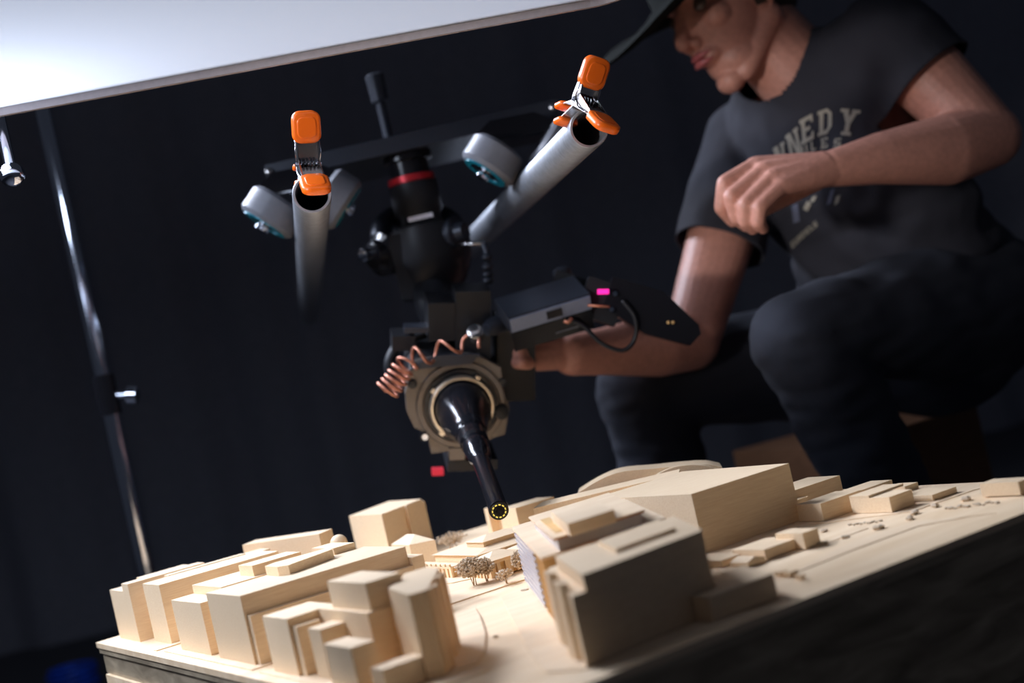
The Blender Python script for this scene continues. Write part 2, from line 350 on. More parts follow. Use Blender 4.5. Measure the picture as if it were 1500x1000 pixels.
# rear middle
t1 = footprint((558.6, 753), (511, 755.5), (617.6, 730.4), .06, free=True); print('T1', [tuple(round(v, 3) for v in p) for p in t1])
def tq(a0, b0, a1, b1):
    o = Vector(t1[0]); A = Vector(t1[1])-o; B = Vector(t1[3])-o
    return [tuple(o+A*a+B*b) for a, b in ((a0, b0), (a1, b0), (a1, b1), (a0, b1))]
bld('tall wooden tower alone at the rear, left of the probe lens', [(t1, 0, .06)],
    parts=[('fin', 'bass', [(tq(.55, -.05, .62, -.001), 0, .0598)]), ('side_step', 'bass', [(tq(1.001, .05, 1.10, .8), 0, .0555)])])
ht = thing('model_house', tuple(U(599, 796, .03).xy)+(ZT,), 'wooden hip roofed house in front of the tall rear tower', 'model building')
h = footprint((599, 796), (572.5, 795.4), (636.6, 788.5), .03, free=True)
bm = BM(); prism(bm, h, 0, .0285); obj('walls', bm, 'bass', ht, bevel=0.0003)
def hip(bm, pts, z0, z1, inset=0.42):
    lo = [bm.verts.new((p[0], p[1], ZT+z0)) for p in pts]; P0, P1, P2, P3 = [Vector((p[0], p[1], 0)) for p in pts]
    L1 = (P1-P0).length; L2 = (P3-P0).length
    if L1 >= L2:
        s = min(inset, 0.5*L2/L1); a = (P0+P3)/2.0; b_ = (P1+P2)/2.0
    else:
        s = min(inset, 0.5*L1/L2); a = (P0+P1)/2.0; b_ = (P3+P2)/2.0
    A, B_ = a.lerp(b_, s), b_.lerp(a, s)
    va = bm.verts.new((A.x, A.y, ZT+z1)); vb = bm.verts.new((B_.x, B_.y, ZT+z1))
    if L1 >= L2: fs = [(lo[0], lo[1], vb, va), (lo[1], lo[2], vb), (lo[2], lo[3], va, vb), (lo[3], lo[0], va)]
    else: fs = [(lo[0], lo[1], va), (lo[1], lo[2], vb, va), (lo[2], lo[3], vb), (lo[3], lo[0], va, vb)]
    for q in fs: bm.faces.new(q)
    bm.faces.new(lo[::-1])
bm = BM(); hip(bm, h, .0286, .038); obj('hip_roof', bm, 'bass', ht)
bld('upright wooden slab standing right behind the probe lens tip', [(footprint((714, 744.4), (703.6, 747), (746, 736), .0366), 0, .0366)])
s2 = footprint((768, 756), (747, 751), (800, 747), .0225)
bld('boxy wooden pavilion with a thin overhanging flat roof, right of the lens tip', [(s2, 0, .0225)],
    parts=[('flat_roof', 'plate', [([(s2[0][0]-.006, s2[0][1]-.008), (s2[1][0]+.05, s2[0][1]-.008), (s2[1][0]+.05, s2[2][1]+.008), (s2[0][0]-.006, s2[2][1]+.008)], .0226, .0245)])])
bld('small flat wooden block peeping out behind the lens tip', [(footprint((755, 744), (738, 743), (795, 729), .040), 0, .040)])
# curved hall
A0, B0 = Vector((0.44, 0.575, 0)), Vector((0.60, 0.40, 0)); ad = Vector((0.60, 0.80, 0))
def arch(pxs, A, B, dep, mat, name, parent):
    bm = BM(); top = [VP(x, y, A, B) for x, y in pxs]; lo = []
    f1 = [bm.verts.new(p) for p in top]+[bm.verts.new((top[-1].x, top[-1].y, ZT)), bm.verts.new((top[0].x, top[0].y, ZT))]
    f2 = [bm.verts.new(v.co+ad*dep) for v in f1]; n = len(f1)
    bm.faces.new(f1); bm.faces.new(f2[::-1])
    for i in range(n): bm.faces.new((f1[i], f2[i], f2[(i+1) % n], f1[(i+1) % n]))
    return obj(name, bm, mat, parent, smooth=35)
ch = thing('model_hall', (0.52, 0.5, ZT), 'large wooden hall with a curved swooping roof behind the tall orange block', 'model building')
cv = bez([(846, 722, 0), (880, 702, 0), (912, 690.5, 0), (960, 686, 0), (1000, 682, 0), (1035, 680, 0), (1058, 684, 0)], 6)
arch([(p.x, p.y) for p in cv], A0, B0, 0.05, 'bass', 'curved_roof', ch)
cv = bez([(951, 712, 0), (960, 697, 0), (985, 685, 0), (1010, 681, 0), (1035, 682.5, 0), (1054, 688, 0)], 6)
A1, B1 = A0-ad*0.012, B0-ad*0.012
arch([(p.x, p.y) for p in cv], A1, B1, 0.0115, 'bass', 'round_foyer', ch)
wing = U(800, 736, .045)
bld('low wooden wing with a sloping roof left of the curved hall', [([(0.395, 0.53), (0.508, 0.415), (0.533, 0.443), (0.424, 0.553)], 0, [0.0475, 0.053, 0.054, 0.049])])
# library tower by the centre
LD = Vector((0.44, 0.898)).normalized(); LN = Vector((LD.y, -LD.x))
def lp(o, s, t_): return (o[0]+LD.x*s+LN.x*t_, o[1]+LD.y*s+LN.y*t_)
lb = (0.180, 0.176)
def lx(s, t_, s1, t1_): return [lp(lb, s, t_), lp(lb, s, t1_), lp(lb, s1, t1_), lp(lb, s1, t_)]
def shear(x0, y0, lx_, s): return [(x0, y0), (x0+lx_, y0), (x0+lx_+LD.x*s, y0+LD.y*s), (x0+LD.x*s, y0+LD.y*s)]
libt = thing('model_library', (lb[0]+0.06, lb[1]+0.08, ZT), 'detailed building with a wide flat roof and honey coloured ribs behind the shadowed foreground block', 'model building')
bm = BM(); prism(bm, shear(0.183, 0.178, 0.12, 0.235), Z, .052); obj('body', bm, 'honey', libt, bevel=0.0003)
bm = BM(); prism(bm, shear(0.178, 0.175, 0.125, 0.24), .0521, .0545); obj('terrace_roof', bm, 'plate', libt, bevel=0.0003)
for i in range(9):             # floor bands on the street face
    bm = BM(); z = 0.004+i*0.0053; prism(bm, shear(0.178+LD.x*.07, 0.175+LD.y*.07, 0.004, 0.160), z, z+0.0030); obj('floor_band', bm, 'acryl', libt)
for i in range(7):
    s = 0.004+i*0.009
    bm = BM(); q = (0.1788+LD.x*s, 0.1742+LD.y*s); prism(bm, shear(q[0], q[1], 0.004, 0.0030), Z, 0.0515); obj('rib', bm, 'honey', libt)
sn = U(810, 789, .066); sl = U(771, 758, .066); sr = U(953, 746, .066)
sx = (sr-sn).length; sy = (sl-sn).length
bm = BM(); prism(bm, shear(sn.x+0.006, sn.y+0.004, sx-0.008, sy-0.01), .0546, .0638); obj('upper_walls', bm, 'acryl', libt)
bm = BM(); prism(bm, shear(sn.x+0.001, sn.y+0.001, sx-0.002, sy-0.002), .0639, .0650); obj('eave_strip', bm, 'cherry', libt)
bm = BM(); prism(bm, shear(sn.x, sn.y, sx, sy), .0651, .0662); obj('flat_roof', bm, 'plate', libt, bevel=0.0002)
bm = BM(); prism(bm, shear(sn.x+0.016, sn.y+0.02, 0.010, sy*0.6), .0663, .0668); obj('roof_inlay', bm, 'honey', libt)
un = U(832, 768, .076); ul = U(801, 751, .076); ur = U(898, 747, .076)
bm = BM(); prism(bm, shear(un.x, un.y, (ur-un).length, (ul-un).length), .0663, .0765); obj('penthouse', bm, 'plate', libt, bevel=0.0003)
# black faced block
bx = [(0.108, 0.032), (0.238, 0.048), (0.30, 0.150), (0.172, 0.158)]
bld('large block in the foreground whose near side lies in black shadow', [(bx, Z, .0485)],
    parts=[('upper_tier', 'bass', [([(0.121, 0.0335), (0.238, 0.0479), (0.285, 0.140), (0.166, 0.135)], .0486, .0595)]),
           ('roof_slab', 'bass', [([(0.175, 0.068), (0.235, 0.075), (0.262, 0.130), (0.198, 0.122)], .0596, .0625)]),
           ('corner_pier', 'bass_up', [([(0.116, 0.056), (0.119, 0.050), (0.126, 0.066), (0.121, 0.072)], Z, .054), ([(0.139, 0.105), (0.142, 0.099), (0.149, 0.116), (0.145, 0.121)], Z, .054)])])
bld('low blurred block in shadow at the right foot of the black faced block', [([(0.212, 0.024), (0.273, 0.024), (0.292, 0.080), (0.257, 0.080), (0.2395, 0.0470), (0.212, 0.0436)], Z, .0185)])
# the big hall and right hand blocks
bld('big tall wooden block with a wide orange lit side, right of the centre', [(R4(0.389, 0.247, 0.510, 0.410), 0, .0553)])
def pb(label, T, L, R, z, **k):
    k.setdefault('mat', 'bass'); mt = k.pop('mat'); return bld(label, [(footprint(T, L, R, z, **k), Z, z)], mat=mt)
f1 = footprint((1201.5, 737.6), (1158, 742), (1233.5, 720), .0174)
bld('wooden block with a long lower tail, just right of the big orange sided block', [(f1, Z, .0174)],
    parts=[('tail', 'bass', [(R4(f1[1][0]+.0002, f1[1][1]+.002, f1[1][0]+.045, f1[1][1]+.03), Z, .0165)])])
pb('long thin wooden bar at the far right rear behind the tailed block', (1159, 719.5), (1150, 712), (1229, 696), .020)
pb('tiny wooden block tucked beside the wall of the big orange sided block', (1160, 734.5), (1152, 731), (1177, 727), .012)
pb('small wooden cube between the tailed block and the notched block', (1254, 730), (1238, 727), (1272, 719), .0092)
f5 = footprint((1302, 728), (1262, 725), (1325, 717), .0149)
bld('wooden block with a slot cut across its roof in the right row', [(f5, Z, .0149)],
    parts=[('raised_strip', 'bass', [([(f5[0][0], f5[0][1]+.024), (f5[1][0]+.016, f5[1][1]+.024), (f5[2][0]+.016, f5[2][1]), f5[3]], .0150, .0172)])])
pb('low wide wooden block at the right end of the row', (1365, 724.8), (1325, 717), (1401, 712), .0065)
pb('flat wooden block behind the slotted block in the right row', (1325, 712.5), (1310, 710), (1341, 706), .012)
pb('single wooden house block at the right border of the picture', (1491, 705.6), (1440, 706.5), (1512, 698), .0126)
pb('small wooden cube at the right foot of the big orange sided block', (1175, 781), (1150, 777), (1200, 773), .0145)
pb('flat wooden house with an orange side below the big orange sided block', (1119, 805), (1069, 806), (1160, 787), .0098)
pb('small low wooden block closest to the black faced block on its right', (1056, 821), (1042, 816), (1083, 811), .0068)
f6 = footprint((1095, 824), (1077, 821), (1118, 815), .0048)
gt = thing('model_house', (f6[0][0], f6[0][1], ZT), 'tiny gabled wooden house between the small low blocks', 'model building')
bm = BM(); prism(bm, f6, Z, .0048); obj('walls', bm, 'bass', gt)
bm = BM(); hip(bm, f6, .00485, .0078, 0.02); obj('gable_roof', bm, 'bass', gt)
for k, (px, py) in enumerate(((1146, 846), (1158, 847), (1176, 851))):
    q = U(px, py); bm = BM(); s = (.007, .009, .0035)[k]; prism(bm, R4(q.x, q.y, q.x+s, q.y+.008), Z if k < 3 else 0, .0045)
    tag(obj('model_hut', bm, 'bass', origin=(q.x, q.y, ZT+Z), bevel=.0003), ['left one of three tiny huts near the right front edge', 'middle one of three tiny huts near the right front edge', 'right thin one of three tiny huts near the right front edge'][k], 'model building', 'tiny huts by the front edge')

# ------------------------------------------------------------------ court house in focus
ct = thing('model_court_house', (0.33, 0.52, ZT), 'finely detailed wooden court house with low hip roofs behind the little trees', 'model building')
x0, y0 = 0.290, 0.462
bm = BM(); box(bm, x0+.002, y0+.0025, Z, x0+.040, y0+.037, .0165); obj('pavilion_core', bm, 'honey', ct)
def pier(x0_, y0_, x1_, y1_, z0=Z, z1=.0145, name='pier'):
    bm = BM(); box(bm, x0_, y0_, z0, x1_, y1_, z1); obj(name, bm, 'bass_up', ct)
for a_, b_ in ((0, .006), (.0085, .0125), (.0185, .026), (.031, .034), (.037, .042)): pier(x0+a_, y0, x0+b_, y0+.0024)
for a_ in (.0026, .0085, .0150, .0215, .0285, .0355): pier(x0, y0+a_, x0+.0019, y0+a_+.0030)
bm = BM(); box(bm, x0, y0, .0146, x0+.042, y0+.039, .0180); obj('cornice', bm, 'bass', ct)
bm = BM(); hip(bm, R4(x0-.002, y0-.002, x0+.046, y0+.041), .0181, .0245); obj('hip_roof', bm, 'bass', ct)
# main body
bm = BM(); box(bm, .303, .5035, Z, .395, .600, .0215); obj('main_body', bm, 'bass', ct)
bm = BM(); hip(bm, R4(.300, .5015, .398, .603), .0216, .0280, .30); obj('main_roof', bm, 'bass', ct)
bm = BM(); box(bm, .334, .470, Z, .40, .503, .0185); obj('side_wing', bm, 'bass', ct)
bm = BM(); hip(bm, R4(.333, .468, .402, .503), .0186, .023); obj('side_roof', bm, 'bass', ct)
bm = BM(); prism(bm, R4(.322, .522, .378, .558), .024, .030); obj('attic', bm, 'bass', ct)
bm = BM(); hip(bm, R4(.320, .520, .380, .560), .0301, .0345, .3); obj('attic_roof', bm, 'bass', ct)
# columned wing to the left
bm = BM(); box(bm, .2875, .535, Z, .3025, .640, .0125); obj('wing_core', bm, 'honey', ct)
for i in range(13): pier(.285, .5352+i*.0084, .2874, .5352+i*.0084+.0046, Z, .0115, 'column')
bm = BM(); box(bm, .2845, .534, .0116, .3025, .641, .0135); obj('wing_cornice', bm, 'bass', ct)
bm = BM()
for i in range(10): box(bm, .2845, .536+i*.0105, .0136, .2865, .541+i*.0105, .0160)
obj('balustrade', bm, 'bass', ct)

# trees of dried flower heads
def tree(px, py, hgt, wid, label, nb=130, stems=3, seed=0, droop=0.5):
    rnd = random.Random(seed); b0 = U(px, py); base = Vector((b0.x, b0.y, ZT+PT))
    t = thing('model_tree', base, label, 'model tree', 'dried flower trees on the model')
    tr = BM(); cr = BM()
    for s in range(stems):
        a = rnd.uniform(0, 6.28); rr = rnd.uniform(.0, .3)*wid*(stems > 1)
        foot = base+Vector((math.cos(a)*rr, math.sin(a)*rr, 0)) if s else base.copy()
        crown = foot+Vector((rnd.uniform(-.1, .1)*wid, rnd.uniform(-.1, .1)*wid, hgt*.45))
        tube(tr, [foot, foot.lerp(crown, .5)+Vector((rnd.uniform(-1, 1), rnd.uniform(-1, 1), 0))*.0006, crown], [.00055, .0004, .0003], 5)
        for k in range(nb//stems):
            while True:
                v = Vector((rnd.uniform(-1, 1), rnd.uniform(-1, 1), rnd.uniform(-1, 1)))
                if v.length < 1: break
            v = Vector((v.x*wid*.5, v.y*wid*.5, v.z*hgt*.34))+(base.lerp(foot, .8)-base)+base+Vector((0, 0, hgt*.62))
            if k % 3 == 0: tube(tr, [crown, crown.lerp(v, .6)+Vector((0, 0, -.0008)), v], [.0003, .0002, .00015], 4)
            r = rnd.uniform(.0007, .00145)
            mt = Matrix.Translation(v) @ Matrix.Rotation(rnd.uniform(0, 3), 4, 'X') @ Matrix.Diagonal((1, rnd.uniform(.5, 1), rnd.uniform(.6, 1.2), 1))
            bmesh.ops.create_icosphere(cr, subdivisions=1, radius=r, matrix=mt)
    for v in cr.verts: v.co += Vector((rnd.uniform(-1, 1), rnd.uniform(-1, 1), rnd.uniform(-1, 1)))*.0003
    obj('stem', tr, 'twig_d', t); obj('crown', cr, 'twig', t)
    return t
tree(695, 859, .029, .030, 'biggest clump of dried flower trees in front of the columned wing', 760, 4, 1)
tree(713, 853, .025, .022, 'dried flower tree between the big clump and the court house door', 420, 3, 2)
tree(742, 856, .0145, .017, 'smallest low dried flower tree in front of the court house door', 120, 2, 3)
tree(770, 846, .028, .022, 'dense dried flower tree at the right corner of the court house', 480, 2, 4)
tree(664, 806, .022, .036, 'blurred dried flower tree behind the court house roofs', 240, 4, 5)
def shrub(px, py, r, label, group, seed):
    rnd = random.Random(seed); q = U(px, py); bm = BM()
    for k in range(5):
        mt = Matrix.Translation((q.x+rnd.uniform(-.7, .7)*r, q.y+rnd.uniform(-.7, .7)*r, ZT+r*.45)) @ Matrix.Diagonal((1, 1, .7, 1))
        bmesh.ops.create_icosphere(bm, subdivisions=2, radius=r*rnd.uniform(.5, .8), matrix=mt)
    for v in bm.verts: v.co += noise.noise_vector(v.co*700)*r*.25
    tag(obj('model_shrub', bm, 'twig', origin=(q.x, q.y, ZT)), label, 'model shrub', group)
SH = [((1208, 779), .003, 'little shrub beside the small cube at the foot of the big block'), ((1206, 798), .0035, 'little shrub on the kerb strip nearest the flat wooden house'),
      ((1240, 788), .003, 'little shrub halfway along the kerb strip'), ((1289, 775), .0042, 'roundest dark shrub on the open ground below the slotted block'),
      ((1333, 761), .0036, 'shrub on the kerb just below its twin in the right open ground'), ((1341, 753), .0036, 'shrub on the kerb at the upper one of a pair'),
      ((1369, 743), .0034, 'shrub next to the low wide block of the right row'), ((1416, 733), .0048, 'largest shrub on the ground left of the single house block'),
      ((768, 866), .0028, 'tiny wooden chip of a shrub at the kerb below the court house'), ((724, 934), .0024, 'small dark knot of a shrub on the plaza by the ribbed tower')]
for k, (p, r, l) in enumerate(SH): shrub(*p, r, l, 'shrubs dotted over the model', k)
for k in range(12): shrub(1386+k*6.8, 745-k*.9+(k % 3), .0016+.0006*(k % 2), 'one of a row of tiny shrubs left of the single house block', 'hedge row by the house block', 20+k)
for k in range(9): shrub(1245+k*5.6, 769-k*.7+(k % 2), .0016, 'one of a row of tiny shrubs below the tailed block', 'hedge row below the tailed block', 40+k)
for k in range(5): shrub(653+k*8.2, 872.5+(k % 2)*.8-k*.2, .0009, 'one of five tiny dark hedge tufts along the lawn kerb', 'hedge tufts by the lawn kerb', 60+k)

# ------------------------------------------------------------------ overhead diffusion panel
pt = thing('overhead_light_panel', (E0+E1)/2, 'large glowing white diffusion panel hanging over the model at the top left', 'light panel')
def cornered(a, b_, c_, d_, r=0.05, n=6):
    return [a, b_, c_, d_]
Q = [E0, E1, E1+en*DEEP, E0+en*DEEP]
def rr_outline(inset):
    """E1 side corners rounded"""
    o = []; rad = 0.045
    L = (E1-E0).length
    def at(s, t_): return E0+ed*s+en*t_
    pts = [at(inset, inset)]
    for k in range(9):
        a = -math.pi/2+k*math.pi/16; pts.append(at(L-rad+(rad-inset)*math.cos(a), rad+(rad-inset)*math.sin(a)))
    for k in range(9):
        a = k*math.pi/16; pts.append(at(L-rad+(rad-inset)*math.cos(a), DEEP-rad+(rad-inset)*math.sin(a)))
    pts.append(at(inset, DEEP-inset)); return pts
bm = BM(); bm.faces.new([bm.verts.new(p+Vector((0, 0, 0.0045))) for p in rr_outline(0.0054)]); obj('diffusion_cloth', bm, 'cloth', pt)
bm = BM(); o1, o2 = rr_outline(0.0), rr_outline(0.0055); n = len(o1)
rows = [[bm.verts.new(p+Vector((0, 0, z))) for p in o] for o, z in ((o1, -.003), (o1, .011), (o2, .011), (o2, -.003))]
for a in range(4):
    for i in range(n): bm.faces.new((rows[a][i], rows[a][(i+1) % n], rows[(a+1) % 4][(i+1) % n], rows[(a+1) % 4][i]))
obj('frame', bm, 'alu', pt)

# ------------------------------------------------------------------ chrome stand at the left
def stand(px0, py0, px1, py1, dep, label, knob=True):
    b0 = P(px1, py1, dep); base = Vector((b0.x, b0.y, 0)); top = P(px0, py0, dep).z+0.5
    t = thing('light_stand', base, label, 'light stand')
    bm = BM(); lathe(bm, base, (0, 0, 1), [(0.05, .0125), (.62, .0125)], 24); obj('lower_tube', bm, 'chrome', t, smooth=40)
    bm = BM(); lathe(bm, base, (0, 0, 1), [(0.60, .0165), (.66, .0165)], 24); obj('collar', bm, 'blkgloss', t, smooth=40)
    bm = BM(); lathe(bm, base, (0, 0, 1), [(0.66, .0115), (top, .0115)], 24); obj('upper_tube', bm, 'chrome', t, smooth=40)
    bm = BM(); lathe(bm, base+Vector((0, 0, .63)), r_, [(.012, .006), (.03, .006), (.031, .014), (.045, .014), (.048, .008)], 20); obj('locking_knob', bm, 'chrome', t, smooth=40)
    for k in range(3):
        a = 0.9+k*2.094; d = Vector((math.cos(a), math.sin(a), 0)); bm = BM()
        tube(bm, [base+Vector((0, 0, .25)), base+d*.22+Vector((0, 0, .10)), base+d*.36+Vector((0, 0, .0105))], .009, 10); obj('leg', bm, 'chrome', t, smooth=True)
stand(60, 165, 215, 840, 2.05, 'tall chrome light stand rising behind the left end of the model')
hk = thing('panel_hanger', P(4, 176, 1.36), 'short chrome hanger with a round knob at the left border under the light panel', 'bracket')
bm = BM(); lathe(bm, P(-1, 172, 1.36), -UP, [(0, .006), (.05, .006)], 20); obj('rod', bm, 'chrome', hk, smooth=40)
bm = BM(); c = P(-1, 172, 1.36)-UP*.058; bmesh.ops.create_uvsphere(bm, u_segments=24, v_segments=16, radius=.0125, matrix=Matrix.Translation(c)); obj('knob', bm, 'chrome', hk, smooth=True)

# blue cable coil on the floor
q = U(112, 1013, -ZT); bm = BM(); pts = []
for i in range(150):
    a = i*.2; pts.append(Vector((q.x+math.cos(a)*(.055+.004*math.sin(a*.37)), q.y+math.sin(a)*(.055+.004*math.cos(a*.51)), .006+i*.0004)))
tube(bm, pts, .0045, 8); tag(obj('cable_coil', bm, 'blue', smooth=True, origin=(q.x, q.y, 0)), 'bright blue cable coiled on the dark floor at the bottom left', 'cable')

# ------------------------------------------------------------------ pipes and clamps
RD = Vector((0.391, 0.920, 0)).normalized(); RW = Vector((RD.y, -RD.x, 0)); UP = Vector((0, 0, 1))
RA = P(456, 279, 1.43); RB = P(864, 193, 1.415); zr = (RA.z+RB.z)/2; RA.z = zr; RB.z = zr
PR = .0205
def pipe(o, label):
    L = 2.0; bm = BM(); x, y = RW, UP; seg = 48; rows = []
    for t_, r in ((0.0015, PR), (L, PR), (L, PR-.0035), (0.0015, PR-.0035), (0, PR-.003), (0, PR-.0008)):
        rows.append([bm.verts.new(o+RD*t_+x*(r*math.cos(2*math.pi*i/seg))+y*(r*math.sin(2*math.pi*i/seg))) for i in range(seg)])
    for a in range(6):
        for i in range(seg): bm.faces.new((rows[a][i], rows[a][(i+1) % seg], rows[(a+1) % 6][(i+1) % seg], rows[(a+1) % 6][i]))
    return tag(obj('scaffold_pipe', bm, 'pipe', smooth=40, origin=o), label, 'pipe')
pipe(RA, 'left grey metal pipe running back as a rail, its open end clamped')
pipe(RB, 'right grey metal pipe running back as a rail, its open end clamped')
def rpad(bm, o, ax, ay, az, sx, sy, sz, r):
    """rounded pad: rounded rectangle in ax, ay with domed thickness along az"""
    prof = [(-.5, .82), (-.38, .97), (0, 1.0), (.38, .97), (.5, .80)]; rows = []
    for t_, s in prof:
        row = []
        for c, (cx, cy) in enumerate(((1, 1), (-1, 1), (-1, -1), (1, -1))):
            for k in range(7):
                a = c*math.pi/2+k*math.pi/12
                row.append(bm.verts.new(o+ax*((cx*(sx/2-r)+r*math.cos(a))*s)+ay*((cy*(sy/2-r)+r*math.sin(a))*(s*.5+.5))+az*(t_*sz)))
        rows.append(row)
    n = len(rows[0])
    for a, b_ in zip(rows, rows[1:]):
        for i in range(n): bm.faces.new((a[i], a[(i+1) % n], b_[(i+1) % n], b_[i]))
    bm.faces.new(rows[0][::-1]); bm.faces.new(rows[-1])
def clamp(o, v, label, pa=(.018, .047), pb=(.045, -.034), sc=1.0, yaw_=.12):
    """o: top of the pipe wall at the open end; v: outwards from the pipe"""
    a = (-RD+RW*yaw_).normalized(); v = (v-a*v.dot(a)).normalized(); w_ = v.cross(a).normalized(); piv = o+a*.012+v*.008
    t = thing('spring_clamp', piv, label, 'spring clamp', 'orange tipped spring clamps')
    W = .024
    def seg_plate(name, p, q, wid, th, mat, par=t, hole=False):
        d = (q-p).normalized(); n_ = w_.cross(d).normalized(); bm = BM()
        obox(bm, (p+q)/2, w_, d, n_, wid, (q-p).length, th)
        return obj(name, bm, mat, par, bevel=.0006)
    for nm_, (ea, ev), jaw_v in (('upper_arm', pa, .004), ('lower_arm', pb, -.013)):
        end = piv+a*ea+v*ev; d = (end-piv).normalized(); n_ = w_.cross(d).normalized()
        arm = seg_plate(nm_, piv+d*.006, piv+d*(end-piv).length*.70, W*.86, .0012, 'steel')
        for s in (-1, 1):
            bm = BM(); q0 = piv+w_*(s*W*.44)
            extr(bm, [(0, -.007), (.004, -.008), (.034, -.004), (.036, .0005), (.004, .006), (-.006, .004), (-.007, -.004)], q0, d, n_, w_, -.0006, .0006); obj('cheek', bm, 'steel', arm, bevel=.0003)
        L = (end-piv).length; pl = .033*sc; bm = BM()
        rpad(bm, piv+d*(L-pl*.35), w_, d, n_, .030, pl, .0095, .009)
        g = obj('grip', bm, 'orange', t, smooth=True)
        bm = BM(); rpad(bm, piv+d*(L-pl*.35)+n_*(.0048 if n_.dot(a) > 0 else -.0048), w_, d, n_, .020, pl*.66, .0012, .006); obj('grip_panel', bm, 'orange', g, smooth=True)
        # jaw
        j1 = piv-a*.034+v*jaw_v; jw = seg_plate('jaw', piv-a*.004+v*jaw_v*.3, j1, W*.8, .0012, 'steel')
        bm = BM(); rpad(bm, j1+a*.002, w_, a, v, .024, .016, .0055, .004); obj('jaw_tip', bm, 'orange', t, smooth=True)
        # wire link
        for s in (-1, 1):
            bm = BM(); tube(bm, bez([piv+w_*(s*W*.49)+d*.002, piv+w_*(s*W*.54)+d*(L*.25)+n_*.002, piv+w_*(s*W*.50)+d*(L*.52)], 6), .0009, 6); obj('wire_edge', bm, 'chrome', t, smooth=True)
    bm = BM(); pts = []
    for i in range(5*20+1):
        an = i/20*2*math.pi; pts.append(piv+w_*((i/100-.5)*W*.78)+a*(.0065*math.cos(an))+v*(.0065*math.sin(an)))
    tube(bm, pts, .0013, 6); obj('coil_spring', bm, 'blkgloss', t, smooth=True)
    bm = BM(); lathe(bm, piv-w_*W*.56, w_, [(0, .0026), (W*1.12, .0026)], 16); obj('pivot_pin', bm, 'chrome', t, smooth=40)
    return t
clamp(RA+UP*PR, UP*1.0+RW*0.12, 'orange handled spring clamp on the end of the left pipe')
clamp(RB+(UP*.9-RW*.42).normalized()*PR, UP*.9+RW*.36, 'orange handled spring clamp on the end of the right pipe, tilted to the right', pa=(.020, .037), pb=(.045, -.040), yaw_=.45)

# ------------------------------------------------------------------ trolley on the pipes
TD = 0.37                       # how far along the pipes the trolley stands
dt = thing('camera_trolley', (RA+RB)/2+RD*TD+UP*.09, 'dark wheeled trolley spanning both pipes, the camera hanging under it', 'camera trolley')
cen = (RA+RB)/2+RD*TD
ca = P(395, 247, 1.86); cb = P(812, 166, 1.86); zz = (ca.z+cb.z)/2+.008; ca.z = zz; cb.z = zz
pd = (cb-ca).normalized(); pn = Vector((-pd.y, pd.x, 0)).normalized()
if pn.dot(f_) < 0: pn = -pn
bm = BM(); obox(bm, (ca+cb)/2+pn*.10-UP*.010, pd, pn, UP, (cb-ca).length, .20, .016); obj('deck_plate', bm, 'blkblue', dt, bevel=.002)
bm = BM(); obox(bm, (ca+cb)/2-pn*.004-UP*.008, pd, pn, UP, (cb-ca).length+.01, .010, .022); obj('edge_bar', bm, 'blkblue', dt, bevel=.0015)
for o in (ca, cb):
    bm = BM(); lathe(bm, o-pn*.008-UP*.008, -pn, [(0, .006), (.006, .006), (.008, .003)], 16); obj('bolt', bm, 'steel', dt, smooth=40)
for o in (RA, RB):
    for s in (-1, 1):
        c = o+RD*TD+(RW*s+UP).normalized()*(PR+.038)
        ax = (RW*s-UP).normalized()       # wheel axle, pointing down and outwards
        bm = BM(); lathe(bm, c, ax, [(-.019, .022), (-.019, .033), (-.014, .038), (.014, .038), (.019, .033), (.019, .022)], 44); wh = obj('wheel', bm, 'rubber', dt, smooth=40)
        bm = BM(); lathe(bm, c, ax, [(-.021, .012), (-.0195, .021), (.0195, .021), (.021, .012)], 32); obj('hub', bm, 'blkgloss', wh, smooth=40)
        bm = BM(); lathe(bm, c, ax, [(.0192, .0215), (.0205, .0215), (.0205, .0305), (.0192, .0305)], 32, cap=False); obj('bearing_shield', bm, 'teal', wh, smooth=40)
        bm = BM(); lathe(bm, c, ax, [(-.0215, .005), (.021, .005), (.022, .009), (.028, .009), (.030, .004)], 12); obj('axle_bolt', bm, 'chrome', wh, smooth=40)
    bm = BM(); top = o+RD*TD+UP*(PR+.075)
    extr(bm, [(-.055, .0), (.055, .0), (.055, .012), (.03, .028), (-.03, .028), (-.055, .012)], o+RD*(TD+.03)+UP*(PR+.048), RW, UP, RD, -.006, .006); obj('wheel_bracket', bm, 'blkgloss', dt, bevel=.001)
b0 = P(571, 210, 1.90); b0.z = zz
bm = BM(); lathe(bm, b0, UP, [(-.004, .011), (.002, .011), (.004, .007), (.060, .007), (.062, .012), (.098, .013), (.100, .010)], 20); obj('locking_lever', bm, 'blkblue', dt, smooth=40)

# ------------------------------------------------------------------ remote head under the trolley
hd = P(603, 265, 1.90); gt_ = thing('remote_head', hd, 'black stabilised head with a red ring hanging under the trolley', 'camera head')
dn = (P(628, 400, 1.90)-hd).normalized()
hl = -UP
bm = BM(); lathe(bm, Vector((hd.x, hd.y, zz-.018)), hl, [(0, .035), (.010, .035), (.012, .028), (hd.z*0+(zz-.018-hd.z)-.006, .028)], 36); obj('mount_post', bm, 'blkgloss', gt_, smooth=40)
bm = BM(); lathe(bm, hd, hl, [(-.006, .0300), (-.005, .0325), (.004, .0325), (.005, .0300)], 40); obj('red_ring', bm, 'red', gt_, smooth=40)
bm = BM(); lathe(bm, hd, hl, [(.0052, .034), (.045, .034), (.050, .030), (.062, .030), (.066, .048), (.11, .052), (.145, .046), (.16, .03)], 40); obj('pan_motor', bm, 'blk', gt_, smooth=40)
lc = P(616, 318, 1.845); bm = BM(); obox(bm, lc, pd, UP, pn, .034, .006, .002); obj('white_label', bm, 'white', gt_)
mc = P(612, 372, 1.90)
